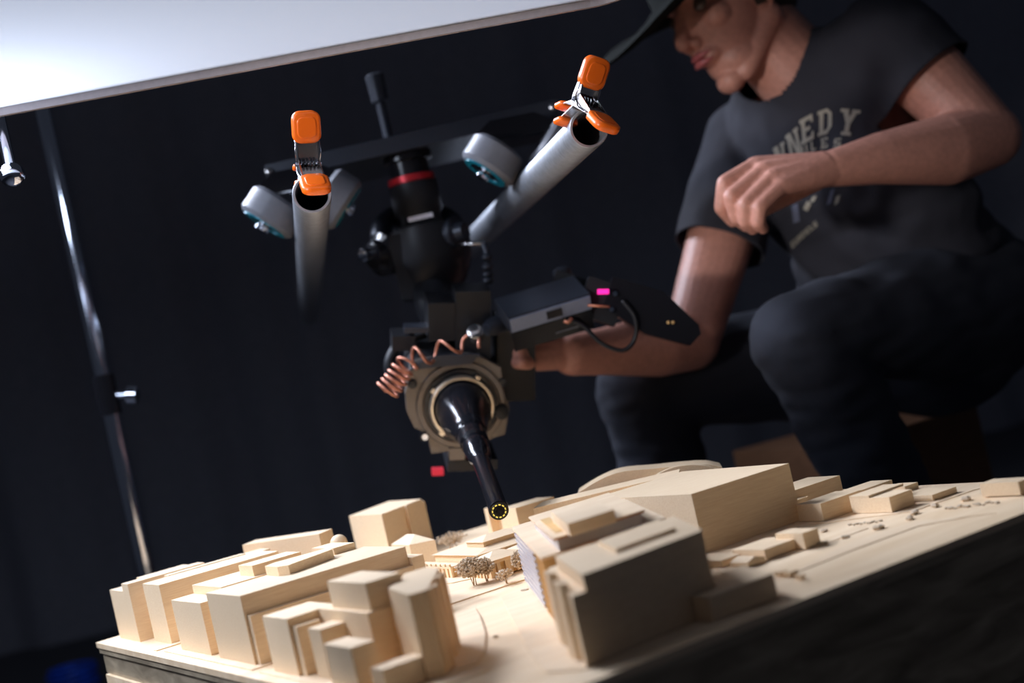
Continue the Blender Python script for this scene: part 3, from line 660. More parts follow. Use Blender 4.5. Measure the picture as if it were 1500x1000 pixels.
# yoke: a C-shaped arm around the motor
bm = BM(); tube(bm, bez([P(560, 372, 1.90), P(563, 330, 1.92), P(600, 312, 1.95), P(650, 318, 1.93), P(672, 350, 1.90), P(668, 400, 1.90), P(640, 440, 1.89)], 8), .016, 14); obj('yoke', bm, 'blkblue', gt_, smooth=True)
bm = BM(); lathe(bm, P(575, 370, 1.90), (P(540, 376, 1.87)-P(575, 370, 1.90)), [(0, .030), (.022, .030), (.026, .022), (.036, .018), (.040, .008)], 32); obj('tilt_motor', bm, 'blkgloss', gt_, smooth=40)
bm = BM(); lathe(bm, P(540, 372, 1.86), (P(520, 376, 1.84)-P(540, 372, 1.86)), [(0, .008), (.012, .009), (.014, .005)], 20); obj('knob', bm, 'chrome', gt_, smooth=40)
bm = BM(); lathe(bm, P(655, 345, 1.88), (P(690, 335, 1.86)-P(655, 345, 1.88)), [(0, .022), (.016, .022), (.019, .014), (.03, .012)], 28); obj('side_motor', bm, 'blkblue', gt_, smooth=40)
bm = BM(); obox(bm, P(616, 390, 1.89), (r_+pd).normalized(), UP, pn, .066, .09, .06); obj('motor_housing', bm, 'blk', gt_, bevel=.02)
for k, (py, rr) in enumerate(((372, .0045), (386, .006), (399, .0062), (410, .0065))):
    pass
ar = thing('articulating_arm', P(700, 357, 1.84), 'thin dark jointed arm with ball segments right of the hanging head', 'arm')
bm = BM(); tube(bm, [P(668, 359, 1.86), P(710, 356, 1.84)], .0032, 10); obj('rod', bm, 'steel', ar, smooth=True)
bm = BM(); tube(bm, [P(709, 355, 1.84), P(713, 372, 1.84), P(716, 416, 1.84)], .0045, 10); obj('post', bm, 'blkblue', ar, smooth=True)
for py in (377, 391, 402, 411):
    bm = BM(); c = P(713+(py-377)*.07, py, 1.835); bmesh.ops.create_uvsphere(bm, u_segments=16, v_segments=10, radius=.0075, matrix=Matrix.Translation(c) @ Matrix.Diagonal((1, 1, .7, 1))); obj('joint', bm, 'blkblue', ar, smooth=True)

# ------------------------------------------------------------------ cinema camera
tip = P(731, 748, 1.385); mount = P(676, 594, 1.76); LX = (mount-tip).normalized(); LL = (mount-tip).length
cr_ = (r_ - LX*r_.dot(LX)).normalized(); cu = LX.cross(cr_); 
if cu.dot(u_) < 0: cu = -cu
rc, uc = cr_, cu
def cl(px, py, dep=1.765):      # plate coordinates of a picture point
    q = P(px, py, dep)-mount; return (q.dot(rc), q.dot(uc))
cm = thing('cinema_camera', mount+LX*.05, 'grey fronted cinema camera hanging in the middle and aimed down at the model', 'camera')
ol = [cl(*p) for p in ((593, 573), (600, 528), (617, 522), (685, 517), (704, 521), (733, 537), (739, 575), (748, 602), (742, 642), (716, 650), (690, 662), (633, 668), (626, 636), (607, 626), (596, 602))]
bm = BM(); extr(bm, ol, mount, rc, uc, LX, .006, .024); obj('front_plate', bm, 'grey', cm, bevel=.003)
bm = BM(); ol2 = [cl(*p) for p in ((600, 540), (612, 520), (690, 516), (730, 540), (738, 640), (700, 655), (640, 660), (604, 620))]
extr(bm, ol2, mount, rc, uc, LX, .0245, .16); obj('camera_body', bm, 'blk', cm, bevel=.004)
bm = BM(); extr(bm, [cl(*p) for p in ((598, 535), (616, 522), (640, 514), (700, 514), (690, 528), (620, 533))], mount, rc, uc, LX, .000, .0058); obj('top_trim', bm, 'blkblue', cm, bevel=.001)
bm = BM(); lathe(bm, mount, LX, [(.0058, .058), (.002, .056), (.002, .050), (.0058, .049)], 56, cap=False); obj('lens_collar', bm, 'grey', cm, smooth=40)
bm = BM(); lathe(bm, mount, LX, [(.005, .0475), (-.001, .0475), (-.001, .041), (.005, .041)], 56, cap=False); obj('dark_throat', bm, 'blkgloss', cm, smooth=40)
for px, py in ((603, 558), (738, 605), (622, 640), (736, 560)):
    q = cl(px, py); bm = BM(); lathe(bm, mount+rc*q[0]+uc*q[1]+LX*.0058, -LX, [(0, .006), (.003, .006), (.0035, .004)], 20); obj('screw', bm, 'blkgloss', cm, smooth=40)
q = cl(735, 604); bm = BM(); lathe(bm, mount+rc*q[0]+uc*q[1]+LX*.002, -LX, [(0, .010), (.008, .009), (.009, .006)], 24); obj('dial', bm, 'blk', cm, smooth=40)
q = cl(622, 638); bm = BM(); lathe(bm, mount+rc*q[0]+uc*q[1]+LX*.002, -LX, [(0, .004), (.006, .004)], 16); obj('pin', bm, 'chrome', cm, smooth=40)
# base, rails and grip under the camera
bm = BM(); obox(bm, P(688, 668, 1.83), rc, uc, LX, .065, .014, .08); obj('bottom_plate', bm, 'blk', cm, bevel=.002)
bm = BM(); obox(bm, P(668, 660, 1.79), rc, uc, LX, .020, .016, .03); obj('rod_clamp', bm, 'grey', cm, bevel=.002)
bm = BM(); obox(bm, P(641, 690, 1.80), rc, uc, LX, .015, .008, .012); obj('red_indicator', bm, 'led_r', cm, bevel=.003)
bm = BM(); obox(bm, P(655, 462, 1.81), rc, uc, LX, .055, .050, .08); obj('top_block', bm, 'blk', cm, bevel=.004)
bm = BM(); obox(bm, P(617, 480, 1.79), rc, (uc-rc*.05).normalized(), LX, .045, .007, .03); obj('cheese_plate', bm, 'blkblue', cm, bevel=.001)
bm = BM(); obox(bm, P(590, 497, 1.80), rc, uc, LX, .03, .02, .05); obj('cable_block', bm, 'blk', cm, bevel=.004)
bm = BM(); obox(bm, P(690, 470, 1.80), rc, uc, LX, .045, .09, .06); obj('spine', bm, 'blk', cm, bevel=.006)
bm = BM(); tube(bm, [P(632, 420, 1.89), P(640, 445, 1.86), P(660, 490, 1.84)], [.034, .03, .028], 18); obj('hanger', bm, 'blk', cm, smooth=True)
bm = BM(); bmesh.ops.create_uvsphere(bm, u_segments=16, v_segments=10, radius=.0035, matrix=Matrix.Translation(P(681, 424, 1.83))); obj('bright_knob', bm, 'chrome', cm, smooth=True)
bm = BM(); tube(bm, [P(681, 424, 1.832), P(690, 450, 1.81)], .0025, 8); obj('knob_stem', bm, 'blk', cm, smooth=True)
bm = BM(); lathe(bm, P(697, 492, 1.75), (P(697, 492, 1.75)-P(700, 505, 1.78)), [(0, .010), (.016, .010), (.018, .007)], 20); obj('connector', bm, 'steel', cm, smooth=40)
bm = BM(); lathe(bm, P(712, 483, 1.75), (P(740, 470, 1.77)-P(712, 483, 1.75)), [(0, .008), (.01, .012), (.03, .013), (.032, .008)], 20); obj('cable_plug', bm, 'blkblue', cm, smooth=40)
bm = BM(); tube(bm, bez([P(575, 560, 1.84), P(570, 530, 1.84), P(590, 500, 1.84), P(625, 488, 1.83)], 8), .007, 10); obj('loom', bm, 'blk', cm, smooth=True)
# rear grip and block under the slab
bm = BM(); obox(bm, P(752, 520, 1.83), rc, uc, LX, .05, .11, .06); obj('side_grip', bm, 'blk', cm, bevel=.010)
# probe lens
pl = thing('probe_lens', tip, 'long thin black probe lens with a ring of yellow lights at its tip', 'lens')
bm = BM(); lathe(bm, tip, LX, [(0, .0086), (.0008, .0100), (.006, .0102), (.007, .0098), (.16, .0098), (.165, .0102), (.17, .0125), (.205, .0155), (.212, .0155), (.214, .0135), (.226, .0135), (.229, .017), (.250, .018), (.254, .0155), (.262, .0155), (.266, .0185), (.285, .021), (.330, .032), (LL-.010, .0345), (LL-.006, .0360), (LL-.001, .0360)], 64, cap=True); obj('barrel', bm, 'blkgloss', pl, smooth=30)
bm = BM(); lathe(bm, tip, LX, [(-.0002, .0052), (-.0004, .0082), (.0004, .0086)], 48, cap=False); obj('front_bezel', bm, 'blk', pl, smooth=40)
bm = BM(); lathe(bm, tip, LX, [(-.0002, .0052), (.0000, .0050), (-.0010, .0030), (-.0016, .0012), (-.0017, .0003)], 32); obj('front_glass', bm, 'void', pl, smooth=True)
tx, ty, _ = frame(LX)
for k in range(11):
    a = k*math.tau/11+.12; d1 = tx*math.cos(a)+ty*math.sin(a); d2 = -tx*math.sin(a)+ty*math.cos(a); bm = BM()
    obox(bm, tip+d1*.0067-LX*.0008, d2, d1, LX, .0022, .0011, .0008); obj('light_segment', bm, 'led_y', pl, bevel=.0002)
bm = BM(); lathe(bm, mount, LX, [(-.001, .0362), (-.012, .0362), (-.013, .0375), (-.013, .0400), (-.011, .0415), (-.002, .0415), (-.001, .0400)], 72); obj('mount_ring', bm, 'ring', pl, smooth=35)
for k, an in enumerate((62, 148, 232)):
    a = math.radians(an); d1 = rc*math.cos(a)+uc*math.sin(a); d2 = -rc*math.sin(a)+uc*math.cos(a); bm = BM()
    obox(bm, mount+d1*.0425-LX*.007, d2, d1, LX, .006, .005, .006); obj('ring_ear', bm, 'ring', pl, bevel=.002)
# copper coiled cord
cc = bez([P(565, 574, 1.73), P(577, 560, 1.73), P(592, 538, 1.73), P(608, 524, 1.735), P(640, 515, 1.735), P(672, 504, 1.735), P(690, 500, 1.74), P(703, 508, 1.74)], 40)
# arc length
acc = [0]
for a, b_ in zip(cc, cc[1:]): acc.append(acc[-1]+(b_-a).length)
Ltot = acc[-1]; pts = []; ph = 0.0; prev = 0
for i in range(len(cc)):
    s = acc[i]/Ltot; pitch_ = .0078 if s < .24 else (.0078+(s-.24)*.09 if s < .6 else .040)
    ph += (acc[i]-prev)/pitch_*2*math.pi; prev = acc[i]
    d = (cc[min(i+1, len(cc)-1)]-cc[max(i-1, 0)]).normalized(); x, y, _ = frame(d, u_)
    R_ = .0145-.005*s
    pts.append(cc[i]+x*(R_*math.cos(ph))+y*(R_*math.sin(ph)))
bm = BM(); tube(bm, pts, .0021, 8); tag(obj('coiled_cord', bm, 'copper', smooth=True, origin=cc[0]), 'copper coloured coiled cord draped across the top left of the camera', 'cable')

# slab shaped battery / display unit with its device and cord
sd = (P(852, 424, 1.74)-P(738, 458, 1.72)).normalized(); sn_ = (UP-sd*UP.dot(sd)).normalized(); sb = sd.cross(sn_)
if sb.dot(f_) < 0: sb = -sb
sc_ = P(795, 445, 1.74)
tu = (sn_-sb*.55).normalized(); tb = sd.cross(tu); 
if tb.dot(f_) < 0: tb = -tb
st = thing('camera_monitor', sc_, 'flat dark slab with a pale blue grey edge fixed right of the camera top', 'monitor')
bm = BM(); obox(bm, sc_, sd, tu, tb, .108, .022, .06); obj('housing', bm, 'blkblue', st, bevel=.002)
bm = BM(); obox(bm, sc_-tb*.0295-tu*.024, sd, tu, tb, .106, .026, .004); obj('lower_bezel', bm, 'blkgloss', st, bevel=.001)
bm = BM(); obox(bm, sc_-tb*.0318, sd, tu, tb, .106, .018, .003); obj('edge_strip', bm, plain('blue_grey_trim', (0.20, 0.23, 0.32), .4, .3), st, bevel=.001)
bm = BM(); obox(bm, sc_-tb*.0338+sd*.004, sd, tu, tb, .020, .010, .002); obj('latch', bm, 'blkgloss', st, bevel=.0005)
bm = BM(); obox(bm, sc_-tb*.0320-tu*.028+sd*.018, sd, tu, tb, .032, .0012, .001); obj('engraved_line', bm, 'rubber', st)
dv = thing('wireless_receiver', P(940, 450, 1.74), 'black receiver box with a magenta light behind the slab monitor', 'receiver')
dd = (P(1015, 478, 1.74)-P(870, 430, 1.74)).normalized(); du = (UP-dd*UP.dot(dd)).normalized(); db = dd.cross(du)
bm = BM(); obox(bm, P(880, 442, 1.76), dd, du, db, .05, .05, .05); obj('swivel_block', bm, 'blk', dv, bevel=.006)
bm = BM(); extr(bm, [(-.06, .022), (.005, .024), (.060, -.002), (.066, -.012), (.058, -.030), (.0, -.034), (-.06, -.018)], P(955, 452, 1.74), dd, du, db, -.02, .02); obj('case', bm, 'blkgloss', dv, bevel=.003)
bm = BM(); obox(bm, P(883.5, 427, 1.705), (r_+u_*.02).normalized(), u_, f_, .014, .006, .004); obj('status_light', bm, 'led_p', dv, bevel=.002)
bm = BM(); tube(bm, [P(861, 447, 1.72), P(893, 449, 1.72)], .0016, 8); obj('copper_lead', bm, 'copper', dv, smooth=True)
bm = BM(); lathe(bm, P(896, 453, 1.715), f_, [(0, .003), (.012, .004)], 12); obj('plug', bm, 'chrome', dv, smooth=40)
bm = BM(); lathe(bm, P(901, 430, 1.715), f_, [(0, .003), (.012, .004)], 12); obj('screw_head', bm, 'chrome', dv, smooth=40)
bm = BM(); lathe(bm, P(822, 395, 1.80), UP, [(-.03, .012), (.0, .012), (.004, .006)], 16); obj('aerial_base', bm, 'blkblue', dv, smooth=40)
bm = BM(); obox(bm, P(850, 415, 1.79), dd, du, db, .07, .014, .02); obj('bracket', bm, 'blk', dv, bevel=.002)
for px in (979, 986):
    bm = BM(); bmesh.ops.create_uvsphere(bm, u_segments=10, v_segments=8, radius=.0022, matrix=Matrix.Translation(P(px, 472, 1.718))); obj('brass_contact', bm, 'honey', dv, smooth=True)
bm = BM(); tube(bm, bez([P(836, 469, 1.72), P(855, 478, 1.72), P(882, 503, 1.72), P(913, 513, 1.72), P(930, 495, 1.72), P(930, 465, 1.715), P(912, 440, 1.715)], 10), .0028, 10)
tag(obj('looped_cable', bm, 'blk', smooth=True, origin=P(836, 469, 1.72)), 'thin dark cable hanging in a loop below the receiver, in front of the forearm', 'cable')
bm = BM(); tube(bm, [P(826, 470, 1.715), P(832, 472, 1.715), P(838, 466, 1.715)], .0025, 8); tag(obj('cable_plug', bm, 'copper', smooth=True, origin=P(832, 470, 1.715)), 'tiny copper plug under the slab monitor', 'plug')

# ------------------------------------------------------------------ the person
def ico(bm, c, r, mtx=None, sub=3):
    m_ = Matrix.Translation(c) @ (mtx or Matrix.Identity(4)); bmesh.ops.create_icosphere(bm, subdivisions=sub, radius=r, matrix=m_)
def cone(bm, a, ra, b_, rb, seg=24):
    a, b_ = Vector(a), Vector(b_); ico(bm, a, ra, sub=2 if ra < .02 else 3); ico(bm, b_, rb, sub=2 if rb < .02 else 3)
    lathe(bm, a, b_-a, [(0, ra), ((b_-a).length, rb)], seg)
def chain(bm, pts):
    for (a, ra), (b_, rb) in zip(pts, pts[1:]): cone(bm, a, ra, b_, rb)
def ell(bm, c, ax, ay, az, rx, ry, rz, sub=4):
    m_ = Matrix(((ax.x*rx, ay.x*ry, az.x*rz, 0), (ax.y*rx, ay.y*ry, az.y*rz, 0), (ax.z*rx, ay.z*ry, az.z*rz, 0), (0, 0, 0, 1)))
    bmesh.ops.create_icosphere(bm, subdivisions=sub, radius=1.0, matrix=Matrix.Translation(c) @ m_)
def remesh(bm, voxel, smooth_it, post=None):
    me = bpy.data.meshes.new('tmp'); bm.to_mesh(me); bm.free(); o = bpy.data.objects.new('tmp', me); COL.objects.link(o)
    md = o.modifiers.new('r', 'REMESH'); md.mode = 'VOXEL'; md.voxel_size = voxel; md.use_smooth_shade = True
    if smooth_it:
        ms_ = o.modifiers.new('s', 'SMOOTH'); ms_.factor = .5; ms_.iterations = smooth_it
    dg = bpy.context.evaluated_depsgraph_get(); dg.update(); me2 = bpy.data.meshes.new_from_object(o.evaluated_get(dg))
    bpy.data.objects.remove(o); bpy.data.meshes.remove(me)
    b2 = BM(); b2.from_mesh(me2); bpy.data.meshes.remove(me2)
    return b2
def cut(bm, o, ax, L, r, keep=lambda c: False):
    """open a sleeve: drop what lies beyond length L along the limb axis, within radius r, then even the hem"""
    bm.normal_update()
    def t_(c): d = c-o; h = d.dot(ax); return h, (d-ax*h).length
    kill = [f for f in bm.faces if t_(f.calc_center_median())[0] > L and t_(f.calc_center_median())[1] < r and t_(f.calc_center_median())[0] < L+.2 and not keep(f.calc_center_median())]
    bmesh.ops.delete(bm, geom=kill, context='FACES')
    for v in bm.verts:
        if v.is_boundary:
            h, q = t_(v.co)
            if abs(h-L) < .01 and q < r*1.1: v.co += ax*(L-h)
def neckhole(bm, o, ax, tilt, r, back):
    """open the collar: drop the cloth inside a cylinder round the neck, then even the edge"""
    x, y, _ = frame(ax)
    def q_(c): d = c-o; h = d.dot(ax); e = d-ax*h-tilt*back; return h, e
    kill = [f for f in bm.faces if q_(f.calc_center_median())[1].length < r and q_(f.calc_center_median())[0] > -.14]
    bmesh.ops.delete(bm, geom=kill, context='FACES')
    for v in bm.verts:
        if v.is_boundary:
            h, e = q_(v.co)
            if e.length < r*1.25 and h > -.15: v.co += e.normalized()*(r-e.length)

SHL = P(1296, 58, 1.90); SHR = P(1098, 205, 2.10)       # shoulders
ELL_ = P(1448, 200, 1.84); WRL = P(1222, 246, 1.75)
ELR = P(1012, 500, 2.00); WRR = P(838, 520, 1.86)
NB = P(1180, 122, 2.00); HIP = P(1365, 455, 2.14)
lat = (SHL-SHR).normalized(); sp = (NB-HIP).normalized(); sp = (sp-lat*sp.dot(lat)*.6).normalized(); fr = lat.cross(sp).normalized()
if fr.dot(r_) > 0: fr = -fr
CH = P(1236, 232, 2.04); BE = P(1310, 375, 2.09)
# head frame
hf = (r_*-.78-u_*.42-f_*.46).normalized(); hu = (u_*.86-r_*.50); hu = (hu-hf*hu.dot(hf)).normalized(); hr = hf.cross(hu)   # hr: his right
HC = P(1070, 8, 1.98)
def hp(fw, up, rt=0.0): return HC+hf*fw+hu*up+hr*rt
person = thing('person', (HIP.x, HIP.y, 0), 'man in a dark lettered T-shirt and brimmed hat crouching behind the camera, reaching to it', 'person')
bm = BM()
ell(bm, hp(-.012, .035), hf, hr, hu, .098, .076, .100)            # cranium
ell(bm, hp(.030, -.010), hf, hr, hu, .066, .062, .082)            # mid face
ell(bm, hp(.040, -.070), hf, hr, hu, .040, .045, .034)            # jaw front
ell(bm, hp(.066, -.098), hf, hr, hu, .020, .022, .018)            # chin
for s in (-1, 1):
    cone(bm, hp(-.005, -.045, s*.050), .022, hp(.050, -.095, s*.020), .016)      # jaw line
    ell(bm, hp(.062, -.012, s*.036), hf, hr, hu, .024, .024, .022)                # cheek
    ell(bm, hp(.074, .036, s*.026), hf, hr, hu, .018, .026, .009)                 # brow
    ell(bm, hp(-.004, -.002, s*.074), (hf*.9+hr*s*.3).normalized(), hr, hu, .018, .009, .031)  # ear
    ico(bm, hp(.096, -.031, s*.011), .0085, sub=2)                                # nostril wing
cone(bm, hp(.086, .018), .0085, hp(.110, -.024), .0115)           # nose
ell(bm, hp(.080, -.052), hf, hr, hu, .020, .026, .016)            # muzzle
cone(bm, hp(-.02, -.04), .058, NB+sp*.02, .062); cone(bm, NB+sp*.02, .062, NB-sp*.06, .075)
# torso core, arms
ell(bm, CH-fr*.02-sp*.02, lat, sp, fr, .12, .16, .070); ell(bm, BE, lat, sp, fr, .10, .13, .08)
cone(bm, SHL+(SHR-SHL)*.06, .045, SHR+(SHL-SHR)*.06, .045)
chain(bm, [(SHL, .056), (SHL.lerp(ELL_, .45)+UP*.006, .052), (ELL_, .042)])
chain(bm, [(ELL_, .043), (ELL_.lerp(WRL, .28)-u_*.006, .047), (ELL_.lerp(WRL, .7), .034), (WRL.lerp(ELL_, .08), .0265), (WRL, .0240)])
chain(bm, [(SHR, .055), (SHR.lerp(ELR, .5), .050), (ELR, .041)])
chain(bm, [(ELR, .042), (ELR.lerp(WRR, .3), .045), (ELR.lerp(WRR, .75), .033), (WRR, .028)])
# left hand: back of the hand then curled fingers
mcp = [(P(1106, 244, 1.752), .0135), (P(1118, 252, 1.735), .0138), (P(1131, 262, 1.720), .0132), (P(1144, 274, 1.708), .0120)]
for (m_, r) in mcp: cone(bm, WRL+(m_-WRL)*.10, .0215, m_, r)
cone(bm, mcp[0][0], .0128, mcp[3][0], .0115)
for (a0, a1), fr_ in zip(((0, 1), (1, 2), (2, 3)), (1, 1, 1)):
    mid = (mcp[a0][0]+mcp[a1][0])/2; cone(bm, WRL+(mid-WRL)*.15, .022, mid+(WRL-mid)*.10, .0132)
cone(bm, WRL.lerp(mcp[0][0], .45), .0185, WRL.lerp(mcp[3][0], .55), .0175)
fingers = [[(1062, 268, 1.735, .0108), (1057, 304, 1.740, .0098), (1074, 324, 1.752, .0085)],
           [(1072, 288, 1.716, .0110), (1079, 318, 1.722, .0098), (1094, 331, 1.736, .0085)],
           [(1092, 300, 1.700, .0106), (1092, 324, 1.706, .0096), (1103, 335, 1.720, .0083)],
           [(1113, 304, 1.690, .0098), (1111, 326, 1.694, .0088), (1118, 335, 1.706, .0076)]]
for (m_, r), fg in zip(mcp, fingers): chain(bm, [(m_, r*.9)]+[(P(a, b_, c), rr) for a, b_, c, rr in fg])
chain(bm, [(P(1196, 262, 1.770), .015), (P(1152, 286, 1.775), .0135), (P(1122, 304, 1.768), .0105), (P(1104, 316, 1.757), .009)])
# right hand gripping the camera side, behind the slab
PR0 = P(775, 520, 1.83)
mr_ = [(P(790, 494, 1.85), .012), (P(784, 506, 1.835), .0125), (P(781, 519, 1.825), .012), (P(783, 532, 1.82), .011)]
for (m_, r) in mr_: cone(bm, WRR, .019, m_, r)
cone(bm, mr_[0][0], .012, mr_[3][0], .011)
for k, (m_, r) in enumerate(mr_):
    q1 = m_+r_*-.018+f_*-.024+u_*.002; q2 = q1+r_*-.010+f_*.018; q3 = q2+f_*.016+r_*.006
    chain(bm, [(m_, r*.85), (q1, .0098), (q2, .009), (q3, .008)])
chain(bm, [(P(815, 500, 1.87), .015), (P(790, 488, 1.88), .012), (P(768, 484, 1.885), .010), (P(754, 486, 1.88), .009)])
bb = remesh(bm, .0024, 2)
# mouth groove and eye sockets pressed into the face
for v in bb.verts:
    d = v.co-hp(.1005, -.0535)
    a, b_, c = d.dot(hf), d.dot(hu), d.dot(hr)
    if abs(a) < .03 and abs(c) < .026 and abs(b_) < .012: v.co -= hf*(.004*math.exp(-(b_/.0028)**2)*math.exp(-(c/.020)**4))
    for s in (-1, 1):
        d = v.co-hp(.083, .014, s*.031); L = d.length
        if L < .024: v.co -= hf*(.009*math.exp(-(L/.013)**2))
body = obj('body', bb, 'skin', person, smooth=True)
def lips(up, rr, wid):
    bm = BM(); pts = [hp(.1000-.010*(s/1.0)**2, up-.002*abs(s), s*wid) for s in [i/8-1 for i in range(17)]]
    tube(bm, pts, [max(.0006, rr*(1-abs(i/8-1)**2.2)) for i in range(17)], 12); obj('lip', bm, 'lip', person, smooth=True)
lips(-.0485, .0046, .024); lips(-.0585, .0056, .021)
for s in (-1, 1):
    bm = BM(); ico(bm, hp(.0725, .012, s*.031), .0118); obj('eye', bm, 'eye', person, smooth=True)
bm = BM(); ell(bm, hp(-.030, .030), hf, hr, hu, .094, .083, .098); 
for v in list(bm.verts):
    d = v.co-HC
    if d.dot(hf)*.8+d.dot(hu)*-.2 > .035 or d.dot(hu) < -.055: bm.verts.remove(v)
obj('hair', bm, 'hair', person, smooth=True)
# hat
ht_ = bez([(0, 0, 0), (1, 1, 0)], 2); bm = BM(); seg = 64; hc = HC+hu*.032+hf*.006; rows = []
prof = [(.078, .072), (.084, .012), (.088, .002), (.115, -.006), (.155, -.014), (.182, -.012), (.186, -.008), (.182, -.005), (.144, -.003), (.110, .004), (.092, .012), (.090, .060), (.080, .085), (.05, .100), (.004, .098)]
for r, z in prof:
    row = []
    for i in range(seg):
        a = 2*math.pi*i/seg; c_, s_ = math.cos(a), math.sin(a)
        dz = (-.020*c_*c_+.022*s_*s_)*max(0, (r-.095)/.075)
        row.append(bm.verts.new(hc+hf*(r*1.10*c_)+hr*(r*.95*s_)+hu*(z+dz)))
    rows.append(row)
for a, b_ in zip(rows, rows[1:]):
    for i in range(seg): bm.faces.new((a[i], a[(i+1) % seg], b_[(i+1) % seg], b_[i]))
bm.faces.new(rows[-1]); obj('hat', bm, 'hat', person, smooth=60)
# shirt
bm = BM()
ell(bm, CH, lat, sp, fr, .172, .205, .118); ell(bm, BE, lat, sp, fr, .158, .175, .130); ell(bm, HIP+sp*.02, lat, sp, fr, .165, .10, .135)
cone(bm, SHL, .066, SHR, .064); cone(bm, NB-sp*.015+fr*-.01, .074, CH+sp*.06, .10)
cone(bm, CH+lat*.07+fr*.03+sp*.03, .085, SHL-sp*.02, .070); cone(bm, CH-lat*.07+fr*.03+sp*.03, .085, SHR-sp*.02, .068)
eL = (ELL_-SHL).normalized(); eR = (ELR-SHR).normalized(); cL = SHL+eL*.135; cR = SHR+eR*.185
cone(bm, SHL, .069, cL+eL*.05, .074); cone(bm, SHR, .067, cR+eR*.05, .068)
sb_ = remesh(bm, .0045, 8)
def on_torso(c):
    for o_, a1_, b1_, c1_ in ((CH, .172, .205, .118), (BE, .158, .175, .130)):
        d = c-o_
        if (d.dot(lat)/a1_)**2+(d.dot(sp)/b1_)**2+(d.dot(fr)/c1_)**2 < 1.12: return True
    return False
cut(sb_, SHL, eL, .085, .092, on_torso); cut(sb_, SHR, eR, .185, .088)
ND = (HC-NB).normalized(); neckhole(sb_, NB, ND, (fr-ND*fr.dot(ND)).normalized(), .068, .016)
wr = (lat*.75+sp*.65).normalized()
for v in sb_.verts:
    d = v.co-BE; s = d.dot(sp); g = 1/(1+math.exp((s-.08)*30))
    fold = math.sin((d.dot(wr)*1.0+.02*noise.noise(v.co*9))*105)+.6*math.sin(d.dot(wr)*61+3*noise.noise(v.co*6))
    v.co += v.normal*(.0075*g*fold+.004*noise.noise(v.co*14)+.002*noise.noise(v.co*33))
bvh = BVHTree.FromBMesh(sb_)
shirt = obj('t_shirt', sb_, 'shirt', person, smooth=True)
sm = shirt.modifiers.new('thickness', 'SOLIDIFY'); sm.thickness = .0018; sm.offset = -1
# writing printed on the shirt
LET = {  # block letters in a 4 x 6 grid, as strokes of boxes/quads
 'N': [[(0, 0), (1.1, 0), (1.1, 6), (0, 6)], [(2.9, 0), (4, 0), (4, 6), (2.9, 6)], [(0.6, 6), (1.5, 6), (3.4, 0), (2.5, 0)], [(-.4, 0), (1.5, 0), (1.5, .8), (-.4, .8)], [(2.5, 5.2), (4.4, 5.2), (4.4, 6), (2.5, 6)], [(-.4, 5.2), (1, 5.2), (1, 6), (-.4, 6)]],
 'E': [[(.3, 0), (1.5, 0), (1.5, 6), (.3, 6)], [(-.2, 0), (4, 0), (4, 1), (-.2, 1)], [(-.2, 5), (4, 5), (4, 6), (-.2, 6)], [(.4, 2.6), (3, 2.6), (3, 3.5), (.4, 3.5)], [(3.2, 0), (4, 0), (4, 2), (3.2, 1.6)], [(3.2, 4.4), (4, 4), (4, 6), (3.2, 6)]],
 'D': [[(.3, 0), (1.5, 0), (1.5, 6), (.3, 6)], [(-.2, 0), (2.8, 0), (2.8, .9), (-.2, .9)], [(-.2, 5.1), (2.8, 5.1), (2.8, 6), (-.2, 6)], [(2.9, 1.2), (4, 1.4), (4, 4.6), (2.9, 4.8)], [(2.5, 0), (4, 1.4), (3, 1.5), (2.3, .9)], [(2.5, 6), (4, 4.6), (3, 4.5), (2.3, 5.1)]],
 'Y': [[(1.4, 0), (2.6, 0), (2.6, 3), (1.4, 3)], [(.7, 0), (3.3, 0), (3.3, .8), (.7, .8)], [(-.2, 6), (1.2, 6), (2.6, 3), (1.4, 2.7)], [(4.2, 6), (2.8, 6), (1.4, 3), (2.6, 2.7)], [(-.6, 5.2), (1.6, 5.2), (1.6, 6), (-.6, 6)], [(2.4, 5.2), (4.6, 5.2), (4.6, 6), (2.4, 6)]],
 'U': [[(0, 1), (1.2, 1), (1.2, 6), (0, 6)], [(2.8, 1), (4, 1), (4, 6), (2.8, 6)], [(.3, 0), (3.7, 0), (3.9, 1.2), (.1, 1.2)]],
 'L': [[(.4, 0), (1.6, 0), (1.6, 6), (.4, 6)], [(.4, 0), (3.8, 0), (3.8, 1.1), (.4, 1.1)]],
 'S': [[(0, 0), (4, 0), (4, 1.1), (0, 1.1)], [(0, 2.5), (4, 2.5), (4, 3.5), (0, 3.5)], [(0, 4.9), (4, 4.9), (4, 6), (0, 6)], [(2.9, .5), (4, .5), (4, 3), (2.9, 3)], [(0, 3), (1.1, 3), (1.1, 5.5), (0, 5.5)]]}
def onshirt(px, py, off=.0012):
    d = ray(px, py).normalized(); h_ = bvh.ray_cast(CAMP, d)
    if h_[0] is None: return None
    nn = h_[1] if h_[1].dot(d) < 0 else -h_[1]
    return h_[0]+nn*off
